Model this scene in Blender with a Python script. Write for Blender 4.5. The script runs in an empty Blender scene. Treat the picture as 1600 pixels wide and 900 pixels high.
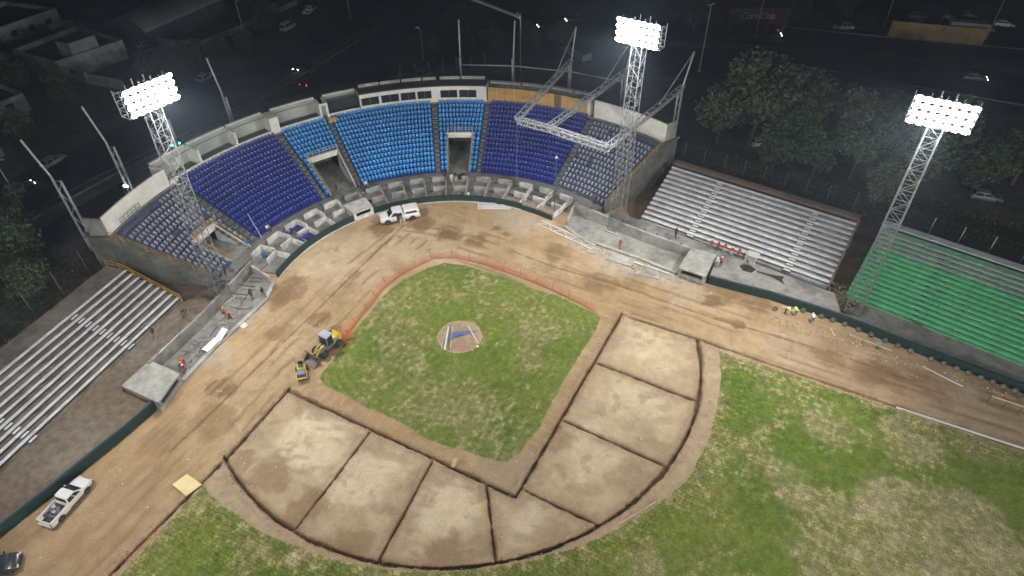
import bpy, bmesh, math, random
import numpy as np
from mathutils import Vector, Matrix
random.seed(7); RNG = np.random.default_rng(7)
SC = bpy.context.scene
COL = SC.collection
R = math.radians
# ------------------------------------------------------------------ camera
cam_d = bpy.data.cameras.new('camera'); cam = bpy.data.objects.new('camera', cam_d); COL.objects.link(cam)
cam_d.sensor_width = 36.0; cam_d.lens = 1010.446/1600*36.0
cam_d.clip_start = 0.5; cam_d.clip_end = 3000
def _cam_axes(rx, rz, ro):
    f = Vector((math.sin(rz)*math.cos(rx), math.cos(rz)*math.cos(rx), -math.sin(rx)))
    r = Vector((math.cos(rz), -math.sin(rz), 0)); u = r.cross(f)
    c, s = math.cos(ro), math.sin(ro)
    return c*r+s*u, -s*r+c*u, f
_r, _u, _f = _cam_axes(R(41.0256), R(16.5584), R(-0.8686))
cam.matrix_world = Matrix(((_r.x,_u.x,-_f.x,-9.6957),(_r.y,_u.y,-_f.y,-73.4527),(_r.z,_u.z,-_f.z,56.2384),(0,0,0,1)))
SC.camera = cam
# ------------------------------------------------------------------ night sky, exposure
W = bpy.data.worlds.new('World'); SC.world = W; W.use_nodes = True
_bg = W.node_tree.nodes['Background']
_sky = W.node_tree.nodes.new('ShaderNodeTexSky'); _sky.sky_type = 'NISHITA'; _sky.sun_disc = False
_sky.sun_elevation = R(-4.0); _sky.sun_rotation = R(200); _sky.altitude = 1000
W.node_tree.links.new(_sky.outputs[0], _bg.inputs[0]); _bg.inputs[1].default_value = 0.15
SC.view_settings.view_transform = 'Standard'; SC.view_settings.look = 'None'
SC.view_settings.exposure = 0.0; SC.view_settings.gamma = 1.0
SC.cycles.max_bounces = 5; SC.cycles.diffuse_bounces = 2; SC.cycles.glossy_bounces = 2
SC.cycles.transparent_max_bounces = 12; SC.cycles.sample_clamp_indirect = 4.0
FLOOD_W = 41500.0      # one lamp bank of the ground's floodlighting

# ------------------------------------------------------------------ helpers
def tag(o, label=None, cat=None, group=None, kind=None):
    if label: o['label'] = label
    if cat: o['category'] = cat
    if group: o['group'] = group
    if kind: o['kind'] = kind
    return o
def thing(name, label, cat, loc=(0,0,0), rz=0.0, group=None):
    o = bpy.data.objects.new(name, None); COL.objects.link(o); o.empty_display_size = .3
    o.location = loc; o.rotation_euler = (0,0,rz)
    return tag(o, label, cat, group)
def link(name, me, parent=None, world=False):
    """an object for a mesh; world=True when the mesh was written in world coordinates"""
    o = bpy.data.objects.new(name, me); COL.objects.link(o)
    if parent is not None:
        o.parent = parent
        if world:
            top = parent; off = Vector((0,0,0))
            while top is not None:
                off = off + Vector(top.location); top = top.parent
            o.location = -off
    return o
def kids(o): return [c for c in ALLKIDS.get(o.name, [])]
def clone(root, loc=None, rz=None, label=None, group=None, scale=None, parent=None):
    """copy of a thing with copies of its parts and sub-parts, mesh data shared"""
    c = root.copy(); COL.objects.link(c)
    if parent is not None: c.parent = parent
    if loc is not None: c.location = loc
    if rz is not None: c.rotation_euler = (0,0,rz)
    if scale is not None: c.scale = (scale,)*3 if not hasattr(scale,'__len__') else scale
    if label: c['label'] = label
    if group: c['group'] = group
    for ch in list(root.children): clone(ch, parent=c)
    return c

class MB:
    """collects shapes and links them as ONE mesh"""
    def __init__(s): s.v=[]; s.f=[]; s.m=[]
    def add(s, vs, fs, mi=0):
        b=len(s.v); s.v += [tuple(v) for v in vs]
        for f in fs: s.f.append(tuple(b+i for i in f)); s.m.append(mi)
    def quad(s,a,b,c,d,mi=0): s.add((a,b,c,d),((0,1,2,3),),mi)
    def box(s, c, d, rz=0.0, mi=0, M=None):
        x,y,z=[k/2 for k in d]; vs=[]
        ca,sa=math.cos(rz),math.sin(rz)
        for sx,sy,sz in ((-1,-1,-1),(1,-1,-1),(1,1,-1),(-1,1,-1),(-1,-1,1),(1,-1,1),(1,1,1),(-1,1,1)):
            p=(sx*x,sy*y,sz*z)
            if M is not None: p=tuple(M@Vector(p)); vs.append((c[0]+p[0],c[1]+p[1],c[2]+p[2]))
            else: vs.append((c[0]+p[0]*ca-p[1]*sa, c[1]+p[0]*sa+p[1]*ca, c[2]+p[2]))
        s.add(vs,((3,2,1,0),(4,5,6,7),(0,1,5,4),(1,2,6,5),(2,3,7,6),(3,0,4,7)),mi)
    def bar(s, p0, p1, w, h=None, mi=0, up=(0,0,1)):
        h=h or w; p0=Vector(p0); p1=Vector(p1); d=(p1-p0)
        if d.length<1e-6: return
        d.normalize(); u=Vector(up)
        if abs(d.dot(u))>.97: u=Vector((1,0,0))
        r=d.cross(u).normalized(); u=r.cross(d)
        r*=w/2; u*=h/2
        s.add([p0-r-u,p0+r-u,p0+r+u,p0-r+u,p1-r-u,p1+r-u,p1+r+u,p1-r+u],
              ((0,1,2,3),(7,6,5,4),(0,4,5,1),(1,5,6,2),(2,6,7,3),(3,7,4,0)),mi)
    def tube(s, p0, p1, r0, r1=None, n=8, mi=0, caps=True):
        r1=r0 if r1 is None else r1; p0=Vector(p0); p1=Vector(p1); d=(p1-p0).normalized()
        u=Vector((0,0,1)) if abs(d.z)<.95 else Vector((1,0,0))
        a=d.cross(u).normalized(); b=d.cross(a); vs=[]
        for p,r in ((p0,r0),(p1,r1)):
            for k in range(n):
                t=2*math.pi*k/n; vs.append(p+a*(r*math.cos(t))+b*(r*math.sin(t)))
        fs=[(k,(k+1)%n,n+(k+1)%n,n+k) for k in range(n)]
        if caps: fs += [tuple(range(n-1,-1,-1)), tuple(range(n,2*n))]
        s.add(vs,fs,mi)
    def prism(s, poly, z0, z1, mi=0, mtop=None):
        n=len(poly); A=sum(poly[i][0]*poly[(i+1)%n][1]-poly[(i+1)%n][0]*poly[i][1] for i in range(n))
        if A<0: poly=list(poly)[::-1]
        s.add([(x,y,z0) for x,y in poly]+[(x,y,z1) for x,y in poly],
              [(i,(i+1)%n,n+(i+1)%n,n+i) for i in range(n)]+[tuple(range(n-1,-1,-1))],mi)
        s.add([(x,y,z1) for x,y in poly],[tuple(range(n))], mi if mtop is None else mtop)
    def loft(s, rings, mi=0, closed=True, caps=True):
        n=len(rings[0]); vs=[v for r in rings for v in r]; fs=[]
        for i in range(len(rings)-1):
            for k in range(n if closed else n-1):
                fs.append((i*n+k,i*n+(k+1)%n,(i+1)*n+(k+1)%n,(i+1)*n+k))
        if caps: fs += [tuple(range(n-1,-1,-1)), tuple((len(rings)-1)*n+k for k in range(n))]
        s.add(vs,fs,mi)
    def lathe(s, c, axis, prof, n=16, mi=0, closed=False):
        """prof: list of (radius, offset along axis)"""
        c=Vector(c); d=Vector(axis).normalized(); u=Vector((0,0,1)) if abs(d.z)<.95 else Vector((1,0,0))
        a=d.cross(u).normalized(); b=d.cross(a)
        rings=[[c+d*o+a*(r*math.cos(2*math.pi*k/n))+b*(r*math.sin(2*math.pi*k/n)) for k in range(n)] for r,o in prof]
        s.loft(rings,mi,True,True)
    def blob(s, c, r, mi=0, jit=.25, rnd=random):
        """a rough little rock of 8 faces"""
        pts=[(1,0,0),(-1,0,0),(0,1,0),(0,-1,0),(0,0,1),(0,0,-.4)]
        vs=[(c[0]+p[0]*r*rnd.uniform(1-jit,1+jit),c[1]+p[1]*r*rnd.uniform(1-jit,1+jit),c[2]+p[2]*r*rnd.uniform(.5,.9)) for p in pts]
        s.add(vs,((0,2,4),(2,1,4),(1,3,4),(3,0,4),(2,0,5),(1,2,5),(3,1,5),(0,3,5)),mi)
    def mesh(s, name, mats, smooth=False):
        me=bpy.data.meshes.new(name); me.from_pydata(s.v,[],s.f)
        for m in (mats if isinstance(mats,(list,tuple)) else [mats]): me.materials.append(m)
        if any(s.m): me.polygons.foreach_set('material_index', np.array(s.m,dtype=np.int32))
        if smooth: me.polygons.foreach_set('use_smooth', np.ones(len(s.f),dtype=bool))
        me.update(); return me
    def build(s, name, mats, parent=None, world=True, smooth=False):
        return link(name, s.mesh(name,mats,smooth), parent, world)

# ------------------------------------------------------------------ materials
def _mat(name):
    m=bpy.data.materials.new(name); m.use_nodes=True; nt=m.node_tree
    return m, nt, nt.nodes['Principled BSDF']
def _n(nt, typ, **kw):
    n=nt.nodes.new(typ)
    for k,v in kw.items():
        if k in n.inputs: n.inputs[k].default_value=v
        else: setattr(n,k,v)
    return n
def surf(name, col, rough=.75, metal=0.0, var=.18, scale=2.0, grime=.25, gscale=.25, bump=0.0, spec=None, col2=None, streak=0):
    """weathered surface: fine mottling, large worn patches (col2 if given) and a little relief"""
    m,nt,b=_mat(name); L=nt.links.new
    geo=_n(nt,'ShaderNodeNewGeometry')
    n1=_n(nt,'ShaderNodeTexNoise',Scale=scale,Detail=5.0,Roughness=.65); L(geo.outputs['Position'],n1.inputs['Vector'])
    n2=_n(nt,'ShaderNodeTexNoise',Scale=gscale,Detail=4.0,Roughness=.6); L(geo.outputs['Position'],n2.inputs['Vector'])
    r1=_n(nt,'ShaderNodeMapRange'); r1.inputs['From Min'].default_value=.3; r1.inputs['From Max'].default_value=.7
    r1.inputs['To Min'].default_value=1-var; r1.inputs['To Max'].default_value=1+var; L(n1.outputs['Fac'],r1.inputs['Value'])
    r2=_n(nt,'ShaderNodeMapRange'); r2.inputs['From Min'].default_value=.42; r2.inputs['From Max'].default_value=.66
    r2.inputs['To Min'].default_value=0; r2.inputs['To Max'].default_value=1; L(n2.outputs['Fac'],r2.inputs['Value'])
    mx=_n(nt,'ShaderNodeMix',data_type='RGBA')
    c=list(col)+[1]; c2=list(col2)+[1] if col2 else [k*(1-grime) for k in col]+[1]
    mx.inputs[6].default_value=c; mx.inputs[7].default_value=c2; L(r2.outputs[0],mx.inputs[0])
    mu=_n(nt,'ShaderNodeMix',data_type='RGBA',blend_type='MULTIPLY'); mu.inputs[0].default_value=1
    L(mx.outputs[2],mu.inputs[6]); L(r1.outputs[0],mu.inputs[7]); L(mu.outputs[2],b.inputs['Base Color'])
    b.inputs['Roughness'].default_value=rough; b.inputs['Metallic'].default_value=metal
    if spec is not None: b.inputs['Specular IOR Level'].default_value=spec
    if bump:
        bp=_n(nt,'ShaderNodeBump'); bp.inputs['Strength'].default_value=bump; bp.inputs['Distance'].default_value=.05
        L(n1.outputs['Fac'],bp.inputs['Height']); L(bp.outputs[0],b.inputs['Normal'])
    return m
def glow(name, col, strength):
    m,nt,b=_mat(name); b.inputs['Base Color'].default_value=(.8,.8,.8,1)
    b.inputs['Emission Color'].default_value=list(col)+[1]; b.inputs['Emission Strength'].default_value=strength
    try: m.cycles.emission_sampling='NONE'
    except Exception: pass
    return m
def glass(name, col=(.02,.025,.03), rough=.08):
    m,nt,b=_mat(name); b.inputs['Base Color'].default_value=list(col)+[1]; b.inputs['Roughness'].default_value=rough
    b.inputs['Specular IOR Level'].default_value=.6; return m
def paint_vc(name, rough=.92, grain=.35, gscale=9.0, bump=.6, sod=False):
    """soil or turf: base colour from the 'paint' attribute, grain and relief from noise"""
    m,nt,b=_mat(name); L=nt.links.new
    at=_n(nt,'ShaderNodeAttribute',attribute_name='paint')
    geo=_n(nt,'ShaderNodeNewGeometry')
    n1=_n(nt,'ShaderNodeTexNoise',Scale=gscale,Detail=6.0,Roughness=.7); L(geo.outputs['Position'],n1.inputs['Vector'])
    r1=_n(nt,'ShaderNodeMapRange'); r1.inputs['From Min'].default_value=.28; r1.inputs['From Max'].default_value=.72
    r1.inputs['To Min'].default_value=1-grain; r1.inputs['To Max'].default_value=1+grain; L(n1.outputs['Fac'],r1.inputs['Value'])
    mu=_n(nt,'ShaderNodeMix',data_type='RGBA',blend_type='MULTIPLY'); mu.inputs[0].default_value=1
    L(at.outputs['Color'],mu.inputs[6]); L(r1.outputs[0],mu.inputs[7]); out=mu.outputs[2]; hgt=n1.outputs['Fac']
    if sod:
        mp=_n(nt,'ShaderNodeMapping'); mp.inputs['Rotation'].default_value=(0,0,R(45)); 
        n3=_n(nt,'ShaderNodeTexNoise',Scale=.7,Detail=4.0); L(geo.outputs['Position'],n3.inputs['Vector'])
        vm=_n(nt,'ShaderNodeVectorMath',operation='MULTIPLY_ADD'); vm.inputs[1].default_value=(1.3,1.3,0)
        L(n3.outputs['Color'],vm.inputs[0]); L(geo.outputs['Position'],vm.inputs[2]); L(vm.outputs[0],mp.inputs['Vector'])
        br=_n(nt,'ShaderNodeTexBrick'); br.offset=.5
        br.inputs['Scale'].default_value=1.0; br.inputs['Brick Width'].default_value=.54; br.inputs['Row Height'].default_value=.38
        br.inputs['Mortar Size'].default_value=.03; br.inputs['Mortar Smooth'].default_value=.6; br.inputs['Bias'].default_value=0
        br.inputs['Color1'].default_value=(.88,.9,.85,1); br.inputs['Color2'].default_value=(1.38,1.28,1.2,1); br.inputs['Mortar'].default_value=(.34,.34,.26,1)
        L(mp.outputs[0],br.inputs['Vector'])
        n4=_n(nt,'ShaderNodeTexNoise',Scale=.55,Detail=4.0); L(geo.outputs['Position'],n4.inputs['Vector'])
        r4=_n(nt,'ShaderNodeMapRange'); r4.inputs['From Min'].default_value=.25; r4.inputs['From Max'].default_value=.58; L(n4.outputs['Fac'],r4.inputs['Value'])
        sm=_n(nt,'ShaderNodeMath',operation='MULTIPLY',use_clamp=True); L(at.outputs['Alpha'],sm.inputs[0]); L(r4.outputs[0],sm.inputs[1])
        m2=_n(nt,'ShaderNodeMix',data_type='RGBA',blend_type='MULTIPLY'); L(sm.outputs[0],m2.inputs[0]); L(out,m2.inputs[6]); L(br.outputs['Color'],m2.inputs[7]); out=m2.outputs[2]
    L(out,b.inputs['Base Color']); b.inputs['Roughness'].default_value=rough; b.inputs['Specular IOR Level'].default_value=.15
    bp=_n(nt,'ShaderNodeBump'); bp.inputs['Strength'].default_value=bump; bp.inputs['Distance'].default_value=.04
    L(hgt,bp.inputs['Height']); L(bp.outputs[0],b.inputs['Normal'])
    return m
# ================================================================== THE GROUND (one height field, split into its surfaces)
def vnoise(X, Y, cell, seed):
    r=np.random.default_rng(seed); G=r.random((256,256))
    x=X/cell+1000.0; y=Y/cell+1000.0; xi=np.floor(x).astype(int); yi=np.floor(y).astype(int); fx=x-xi; fy=y-yi
    fx=fx*fx*(3-2*fx); fy=fy*fy*(3-2*fy)
    g=lambda a,b: G[(xi+a)%256,(yi+b)%256]
    return (g(0,0)*(1-fx)+g(1,0)*fx)*(1-fy)+(g(0,1)*(1-fx)+g(1,1)*fx)*fy
def fbm(X,Y,cell,seed,o=4):
    s=0;a=1;t=0
    for k in range(o): s=s+a*vnoise(X,Y,cell/2**k,seed+k); t+=a; a*=.55
    return s/t
def seg_dist(X,Y,P):
    """distance to a polyline and progress along it"""
    D=np.full(X.shape,1e9); T=np.zeros(X.shape); acc=0
    for (ax,ay),(bx,by) in zip(P[:-1],P[1:]):
        dx,dy=bx-ax,by-ay; L2=dx*dx+dy*dy; t=np.clip(((X-ax)*dx+(Y-ay)*dy)/L2,0,1)
        d=np.hypot(X-ax-t*dx,Y-ay-t*dy); w=d<D; D=np.where(w,d,D); T=np.where(w,acc+t*math.sqrt(L2),T); acc+=math.sqrt(L2)
    return D,T
def in_poly(X,Y,P):
    c=np.zeros(X.shape,bool); n=len(P)
    for i in range(n):
        x0,y0=P[i]; x1,y1=P[(i+1)%n]
        w=((y0>Y)!=(y1>Y)); xx=x0+(Y-y0)*(x1-x0)/(y1-y0+1e-12); c^=w&(X<xx)
    return c
def smooth(e0,e1,x):
    t=np.clip((x-e0)/(e1-e0),0,1); return t*t*(3-2*t)
GX0,GX1,GY0,GY1,GS=-54.0,62.0,-62.0,14.0,.125
nx=int(round((GX1-GX0)/GS))+1; ny=int(round((GY1-GY0)/GS))+1
X,Y=np.meshgrid(np.linspace(GX0,GX1,nx),np.linspace(GY0,GY1,ny))
s2=math.sqrt(.5); A_=-(X+Y)*s2; B_=(X-Y)*s2           # distances along the two foul lines from home
wob=(fbm(X,Y,1.6,11)-.5)*.5; wob2=(fbm(X,Y,.7,17)-.5)*.35
ARC_C=(0.0,-18.2); ARC_R=28.73; RAD=np.hypot(X-ARC_C[0],Y-ARC_C[1])
_arc=[(ARC_R*math.sin(R(t)),ARC_C[1]+ARC_R*math.cos(R(t))) for t in np.linspace(109.0,250.6,64)]
TR=[([(-20.5,-20.5),(0,-41.0),(20.5,-20.5)],.16,.5),
    ([(-20.3,-20.3),(-26.6,-27.6),(-42.6,-43.6)],.16,.45),
    ([(20.3,-20.6),(26.9,-27.0),(36.0,-36.3),(43.5,-43.9),(58,-58.6)],.13,.3),
    (_arc,.175,.55)]
for p in (((-12.5,-29.12),(-20.46,-37.9)),((-6.89,-34.62),(-13.67,-43.37)),((-2.33,-38.83),(-3.62,-46.72)),
          ((.82,-40.34),(6.52,-46.14)),((7.64,-33.86),(15.47,-42.33)),((14.36,-27.41),(22.41,-35.83))):
    TR.append((list(p),.12,.34))
DRL=[(-2.56,7.16),(-10.23,-1.15),(-13.17,-4.43),(-17.47,-9.13),(-23.9,-15.91),(-28,-20.53),(-32.56,-25.2)]
DRR=[(11.1,-3.83),(15.27,-8.81),(21.62,-14.56),(30.88,-24.55),(35.92,-29.13),(39.67,-32.7)]
TR += [(DRL,.12,.12),(DRR,.12,.12),([(40.9,-33.65),(41.96,-34.96)],.11,.1),([(42.68,-35.83),(44.88,-38.09)],.11,.1),([(45.57,-39.13),(46.87,-40.34)],.11,.1)]
Z=(fbm(X,Y,2.2,3)-.5)*.07+(fbm(X,Y,.5,5,3)-.5)*.05
tmask=np.zeros(X.shape); near=np.full(X.shape,9.0); berm=np.zeros(X.shape); dep=np.zeros(X.shape)
for P,hw,d in TR:
    D,T=seg_dist(X,Y,P); D2=D+wob*.45+wob2*.6+(fbm(X,Y,.35,19,2)-.5)*.12
    m=1-smooth(hw-.045,hw+.05,D2); dep=np.maximum(dep,m*d); tmask=np.maximum(tmask,m)
    near=np.minimum(near,D2-hw)
    berm=np.maximum(berm,np.exp(-((D2-hw-.32)/.3)**2)*d*.22)
Z=Z+berm*(fbm(X,Y,.8,23)*1.6)-dep
# regions
IG=[(-16.9,-19.75),(-12.8,-13.9),(-7,-7.1),(-4.4,-5.4),(-1.7,-4.2),(1.4,-3.6),(3.8,-4.9),(9.27,-9.74),(11.5,-12.8),(14.6,-15.6),(17.2,-19.3),
    (17.6,-20.5),(16.1,-22.3),(12.1,-26.1),(8.96,-29.2),(4.56,-34.2),(1.9,-36.3),(.5,-37),(-.7,-36.5),(-3.1,-34.7),(-6.7,-31.9),(-9.1,-28.7),(-12.5,-25.4),(-16.5,-20.9)]
wx,wy=X+wob2*.9,Y+wob*.9
infield=in_poly(wx,wy,IG); mound=np.hypot(X,Y+18.15)<2.76+wob2*.25
rout=36.1+np.clip((X+20)/40,0,1)*1.6+wob*.8-np.clip((A_+16)/8,0,1)*0
rr=np.hypot(X+.6,Y+11)
outf=(rr>34.6+np.clip((X+28)/44,0,1)*2.9-np.clip((X-17)/12,0,1)*2.5+wob*1.1)&(A_>.85+wob)&(B_>.9+wob+np.clip((-X-27)/8,0,1)*.7)&(Y<-28)
infield&=~mound
panels=(RAD<ARC_R)&(A_>0)&(B_>0)&((A_>29)|(B_>29))
Z=np.where(infield|outf,Z*.6+.05,Z)
mr=np.hypot(X,Y+18.15); Z=Z+np.where(mound,.24*smooth(2.7,1.0,mr)-.03,0)
# colours of the surfaces (albedo)
def mixc(c,d,t): return c*(1-t[...,None])+np.array(d)*t[...,None]
def blobs(lst):
    m=np.zeros(X.shape)
    for x,y,r,a in lst:
        d=np.hypot(X-x,Y-y)/r+(fbm(X,Y,r*.6,int(abs(x*7+y*13))+40)-.5)*1.1
        m=np.maximum(m,a*(1-smooth(.55,1.15,d)))
    return m
n8=fbm(X,Y,8,51); n3=fbm(X,Y,3,61); n1=fbm(X,Y,1.1,71,3); n05=fbm(X,Y,.45,81,3)
soil=np.ones(X.shape+(3,))*np.array((.305,.215,.118))
soil=mixc(soil,(.37,.275,.165),smooth(.45,.7,n8)*.8)
soil=mixc(soil,(.25,.17,.095),smooth(.55,.75,fbm(X,Y,4,91))*.45)
pale=blobs([(-2.5,2.5,6,.8),(-13.3,2.9,6,.75),(16,2.3,5,.6),(2.5,-.7,6,.7),(-8.7,-3.1,4.5,.6),(-5,12,6,.4)])
soil=mixc(soil,(.50,.40,.28),pale*.6)
grey=blobs([(25,-10,4.5,.9),(28,-13,4,.8),(31,-18.5,4,.6),(22,-6,3,.7),(14,3.5,4,.5),(-29,-12.5,2.5,.7),(-25,-6,2.5,.7),(50,-47,6,.4),(37,-33,4,.35)])
soil=mixc(soil,(.33,.29,.235),grey*.85)
wet=blobs([(-16.1,-9.9,1.7,1.0),(-14.2,-12.2,.9,.8),(-21.4,-10.6,1.9,.6),(-27.8,-17.7,1.5,.95),(-26.6,-18.7,1.2,.7),(-28.6,-22.6,2.5,.5),(.3,6.6,2.2,.7),(3.4,3,2.2,.8),(7,.2,2,.75),
    (-5.4,7.6,2.2,.7),(-20.6,-3.4,2.6,.75),(-18.8,-1.2,2,.6),(-11,-2,1.2,.6),(17,-6.2,2.2,.6),(20.5,-13.9,2.6,.65),(24,-16,2,.5),(35.8,-21,3,.65),(32.7,-21.9,1.6,.8),(33.3,-26.6,.9,.95),(37.5,-24.5,2.5,.7),
    (44,-38.5,3.2,.7),(41,-34,2.8,.6),(48,-42,2.5,.5),(-33.6,-23.6,2.2,.6),(-19,-3.5,1.8,.5),(10.5,2.2,.8,.7),(11.5,.2,.7,.7)])
soil=mixc(soil,(.155,.095,.047),np.clip(wet*1.15,0,.92))
# tyre tracks along the warning track
trk=np.zeros(X.shape)
for P,off in (([(-52,-52),(-37,-35.5),(-27.5,-24.6),(-17,-12.6),(-9,-3.5),(-1,3.5)],(0,1.7,3.2,4.6,-1.6)),([(60,-54.5),(45,-40.5),(30,-25.2),(20,-14.8),(11,-5.2),(3,2.5),(-3,6)],(0,1.6,-1.5,-3.1,2.9,4.2))):
    for o in off:
        Q=[]
        for i,(x,y) in enumerate(P):
            a=P[max(0,i-1)]; b=P[min(len(P)-1,i+1)]; dx,dy=b[0]-a[0],b[1]-a[1]; l=math.hypot(dx,dy); Q.append((x-dy/l*o,y+dx/l*o))
        D,T=seg_dist(X+wob*.8,Y-wob*.8,Q); br=smooth(.42,.6,vnoise(T,np.full(T.shape,o*3.1+9),5,77))
        t=np.exp(-(D/.28)**2)*br; trk=np.maximum(trk,t)
Z=Z-np.where(infield|outf|panels,0,trk*.05)
soil=mixc(soil,(.20,.125,.065),trk*.72)
for P,w_,k_ in (([(-33.5,-27.2),(-38.4,-31.6),(-42.5,-36.0),(-48,-42)],.75,.6),([(-36.5,-32.6),(-40.5,-37.6),(-46,-44)],.8,.5),([(-29,-20.2),(-33,-24.6),(-39,-30)],.5,.5),([(44,-38.6),(50,-45.2),(56,-51.5)],.6,.5),([(31,-26.8),(39,-34.6),(47,-43.6)],.5,.4),([(1,6.2),(6,1),(11,-4)],.7,.6)):
    D,T=seg_dist(X+wob*1.2,Y-wob*1.2,P); soil=mixc(soil,(.19,.12,.062),np.exp(-(D/w_)**2)*smooth(.25,.6,vnoise(T,np.full(T.shape,w_*31),3,97))*k_)
fine=np.zeros(X.shape)                                   # faint parallel scraping along the lines
fine=smooth(.5,.8,vnoise(A_*.25,B_*3.0,1,31))*(X<2)+smooth(.5,.8,vnoise(A_*3.0,B_*.25,1,33))*(X>=2)
soil=mixc(soil,(.385,.285,.18),fine*.33); soil=mixc(soil,(.20,.13,.07),smooth(.6,.78,fbm(X,Y,1.4,151))*.4); soil=soil*(.74+.3*n1+.24*n05)[...,None]
lw=smooth(-27,-38,X)*.35; soil=mixc(soil,(.33,.21,.12),lw)
# infield panels: paler compacted clay, darker damp margins
pan=np.ones(X.shape+(3,))*np.array((.375,.292,.185))
pan=mixc(pan,(.475,.385,.255),smooth(.35,.65,n3)*.55)
pan=mixc(pan,(.58,.49,.345),blobs([(-18.2,-28.5,4.2,.9),(-13.6,-34,4,.9),(-7,-39.8,3.6,.85),(.5,-44.2,2.6,.6),(9.5,-38.1,3.8,.55),(16.1,-33.2,4.2,.6),(21.4,-27.2,3.2,.5)])*.8)
edge=np.exp(-np.clip(near,0,9)/.7)
pan=mixc(pan,(.25,.175,.105),np.clip(edge*.55*smooth(.25,.65,n3)*1.8,0,.85))
pd=blobs([(-19.6,-36.2,2.4,.95),(-22.8,-31.8,2.4,.9),(-15.6,-41.2,2.2,.95),(-7.6,-45,2.2,.95),(-3.9,-44.4,1.6,.6),(6,-36.2,1.8,.75),(-25.2,-28.8,1.4,.8),(2,-45.6,2.0,.5),(11.5,-42.3,2.4,.5),(-18,-22.6,1.8,.6),(19,-25.0,2,.3),(5,-43,2,.4)])
pan=mixc(pan,(.215,.14,.075),pd*.75); scr=smooth(.5,.72,vnoise(X*.5+Y*.9,(X*.9-Y*.5)*.22,.55,131))*smooth(.42,.62,fbm(X,Y,3.5,133)); pan=mixc(pan,(.29,.22,.145),scr*.5)
pan=mixc(pan,(.25,.18,.115),smooth(.62,.75,fbm(X,Y,1.3,141))*.45)
pan=pan*(.76+.3*n1+.22*n05)[...,None]
soil=np.where(panels[...,None],pan,soil); lipv=(.72+.35*n05+.22*n1)[...,None]
lip=(RAD>=ARC_R)&(A_>.3)&(B_>.3)&(rr<38.5)&(Y<-26)&~outf
soil=np.where(lip[...,None],mixc(soil,(.345,.265,.18),np.full(X.shape,.8))*lipv,soil); soil=mixc(soil,(.30,.235,.16),np.where(((A_>24)&(B_>24)&(A_<29.5)&(B_<29.5))&~infield,.75,0))
soil=mixc(soil,(.15,.092,.05),tmask*.75)  # trench beds painted darker, their shadow put into the soil colour
soil=mixc(soil,(.30,.205,.12),np.clip(berm*4,0,.8)*smooth(.35,.7,n1))
md=np.ones(X.shape+(3,))*np.array((.30,.215,.145)); md=mixc(md,(.40,.31,.22),smooth(.4,.7,n1)*.6); md=mixc(md,(.43,.35,.22),smooth(2.5,2.75,mr)*.8)
soil=np.where(mound[...,None],md,soil)
# turf
tan=.48+(n3-.5)*.75+(n1-.5)*.8+(n05-.5)*1.1
st=vnoise(B_*2.6,A_*.35,1,41)                            # mown/rolled sod strips
st2=vnoise(B_*5.5,A_*.9,1,43); st3=vnoise(A_*3.2,B_*.5,1,47)
tan=tan+(st-.5)*.7*np.where(infield,1,.4)+(st2-.5)*.5+(st3-.5)*np.where(outf,.5,.15)
green_in=blobs([(-.5,-14.6,3.4,.7),(2.4,-23.4,4.2,.75),(-2.8,-20.2,2.4,.5),(4.3,-18,2.6,.5),(-14.2,-21.6,2.6,.7),(-5.4,-32.5,2,.8),(12.2,-25.9,3.6,.75),(17,-18.8,2.4,.8),(1.4,-5.6,3,.35),(9,-11.6,2.6,.5),(13.9,-17,2.6,.45),(-12.2,-17,2,.4),(8,-29,3,.45)])
green_out=blobs([(27.9,-35,3,.7),(27.2,-38.6,3.4,.7),(28.5,-45.8,3.6,.8),(20.5,-52,4.2,.75),(12.7,-49,3,.75),(46.8,-54.6,6,.75),(37.7,-41.9,3,.4),(6.4,-50.5,2.6,.5),(34,-49.5,4,.55),(-30,-38,5,.35),(-22,-43,3,.6),(-17.5,-44,2,.4)])
tan_in=blobs([(-6.1,-17.8,4.2,.35),(-8.2,-11.2,3.6,.3),(-3.9,-28.7,4.4,.55),(10.4,-19.6,3.4,.4),(7.2,-24.3,2.6,.4),(-1.4,-30.4,3.4,.5),(3,-9.5,3,.2)])
tan_out=blobs([(33.9,-54.7,5.4,.9),(30.0,-56.5,5.6,.95),(35.5,-58.7,6,.85),(39,-57,4,.6),(25,-54.5,3.5,.5),(26.2,-48,2.8,.6),(27.8,-50.7,2.6,.6),(34.7,-42.7,3,.3),(40.6,-47.2,3,.5),(48.7,-49.9,4,.3),(9.1,-50.5,2.2,.45),(-20.8,-40.8,.9,1.4)])
tan=tan-np.where(infield,green_in,green_out)+np.where(infield,tan_in,tan_out)
eo=np.where(outf,np.exp(-np.clip(rr-37.0,0,9)/1.6)*.35+np.exp(-np.clip(np.minimum(A_,B_)-1,0,9)/1.3)*.3,0)
tan=np.clip(tan+eo,0,1)
turf=np.ones(X.shape+(3,))*np.array((.128,.166,.031))
turf=mixc(turf,(.092,.140,.022),smooth(.45,.7,n8)); turf=mixc(turf,(.215,.197,.092),smooth(.0,1.2,tan)*.76)
turf=mixc(turf,(.31,.28,.15),np.where(tan>.75,smooth(.5,.75,n05)*.55,0))
turf=mixc(turf,(.345,.305,.20),np.where(outf,tan_out,0)*smooth(.3,.6,n3)*.6)
rings=np.sin(mr*2*math.pi/.95+n3*2.5)*smooth(4.5,8,mr)
turf=mixc(turf,(.25,.215,.115),np.where(infield,np.clip(rings,0,1)*.3*smooth(.3,.6,n1),0))
turf=mixc(turf,(.10,.14,.03),np.where(infield,np.clip(-rings,0,1)*.22,0))
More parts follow.
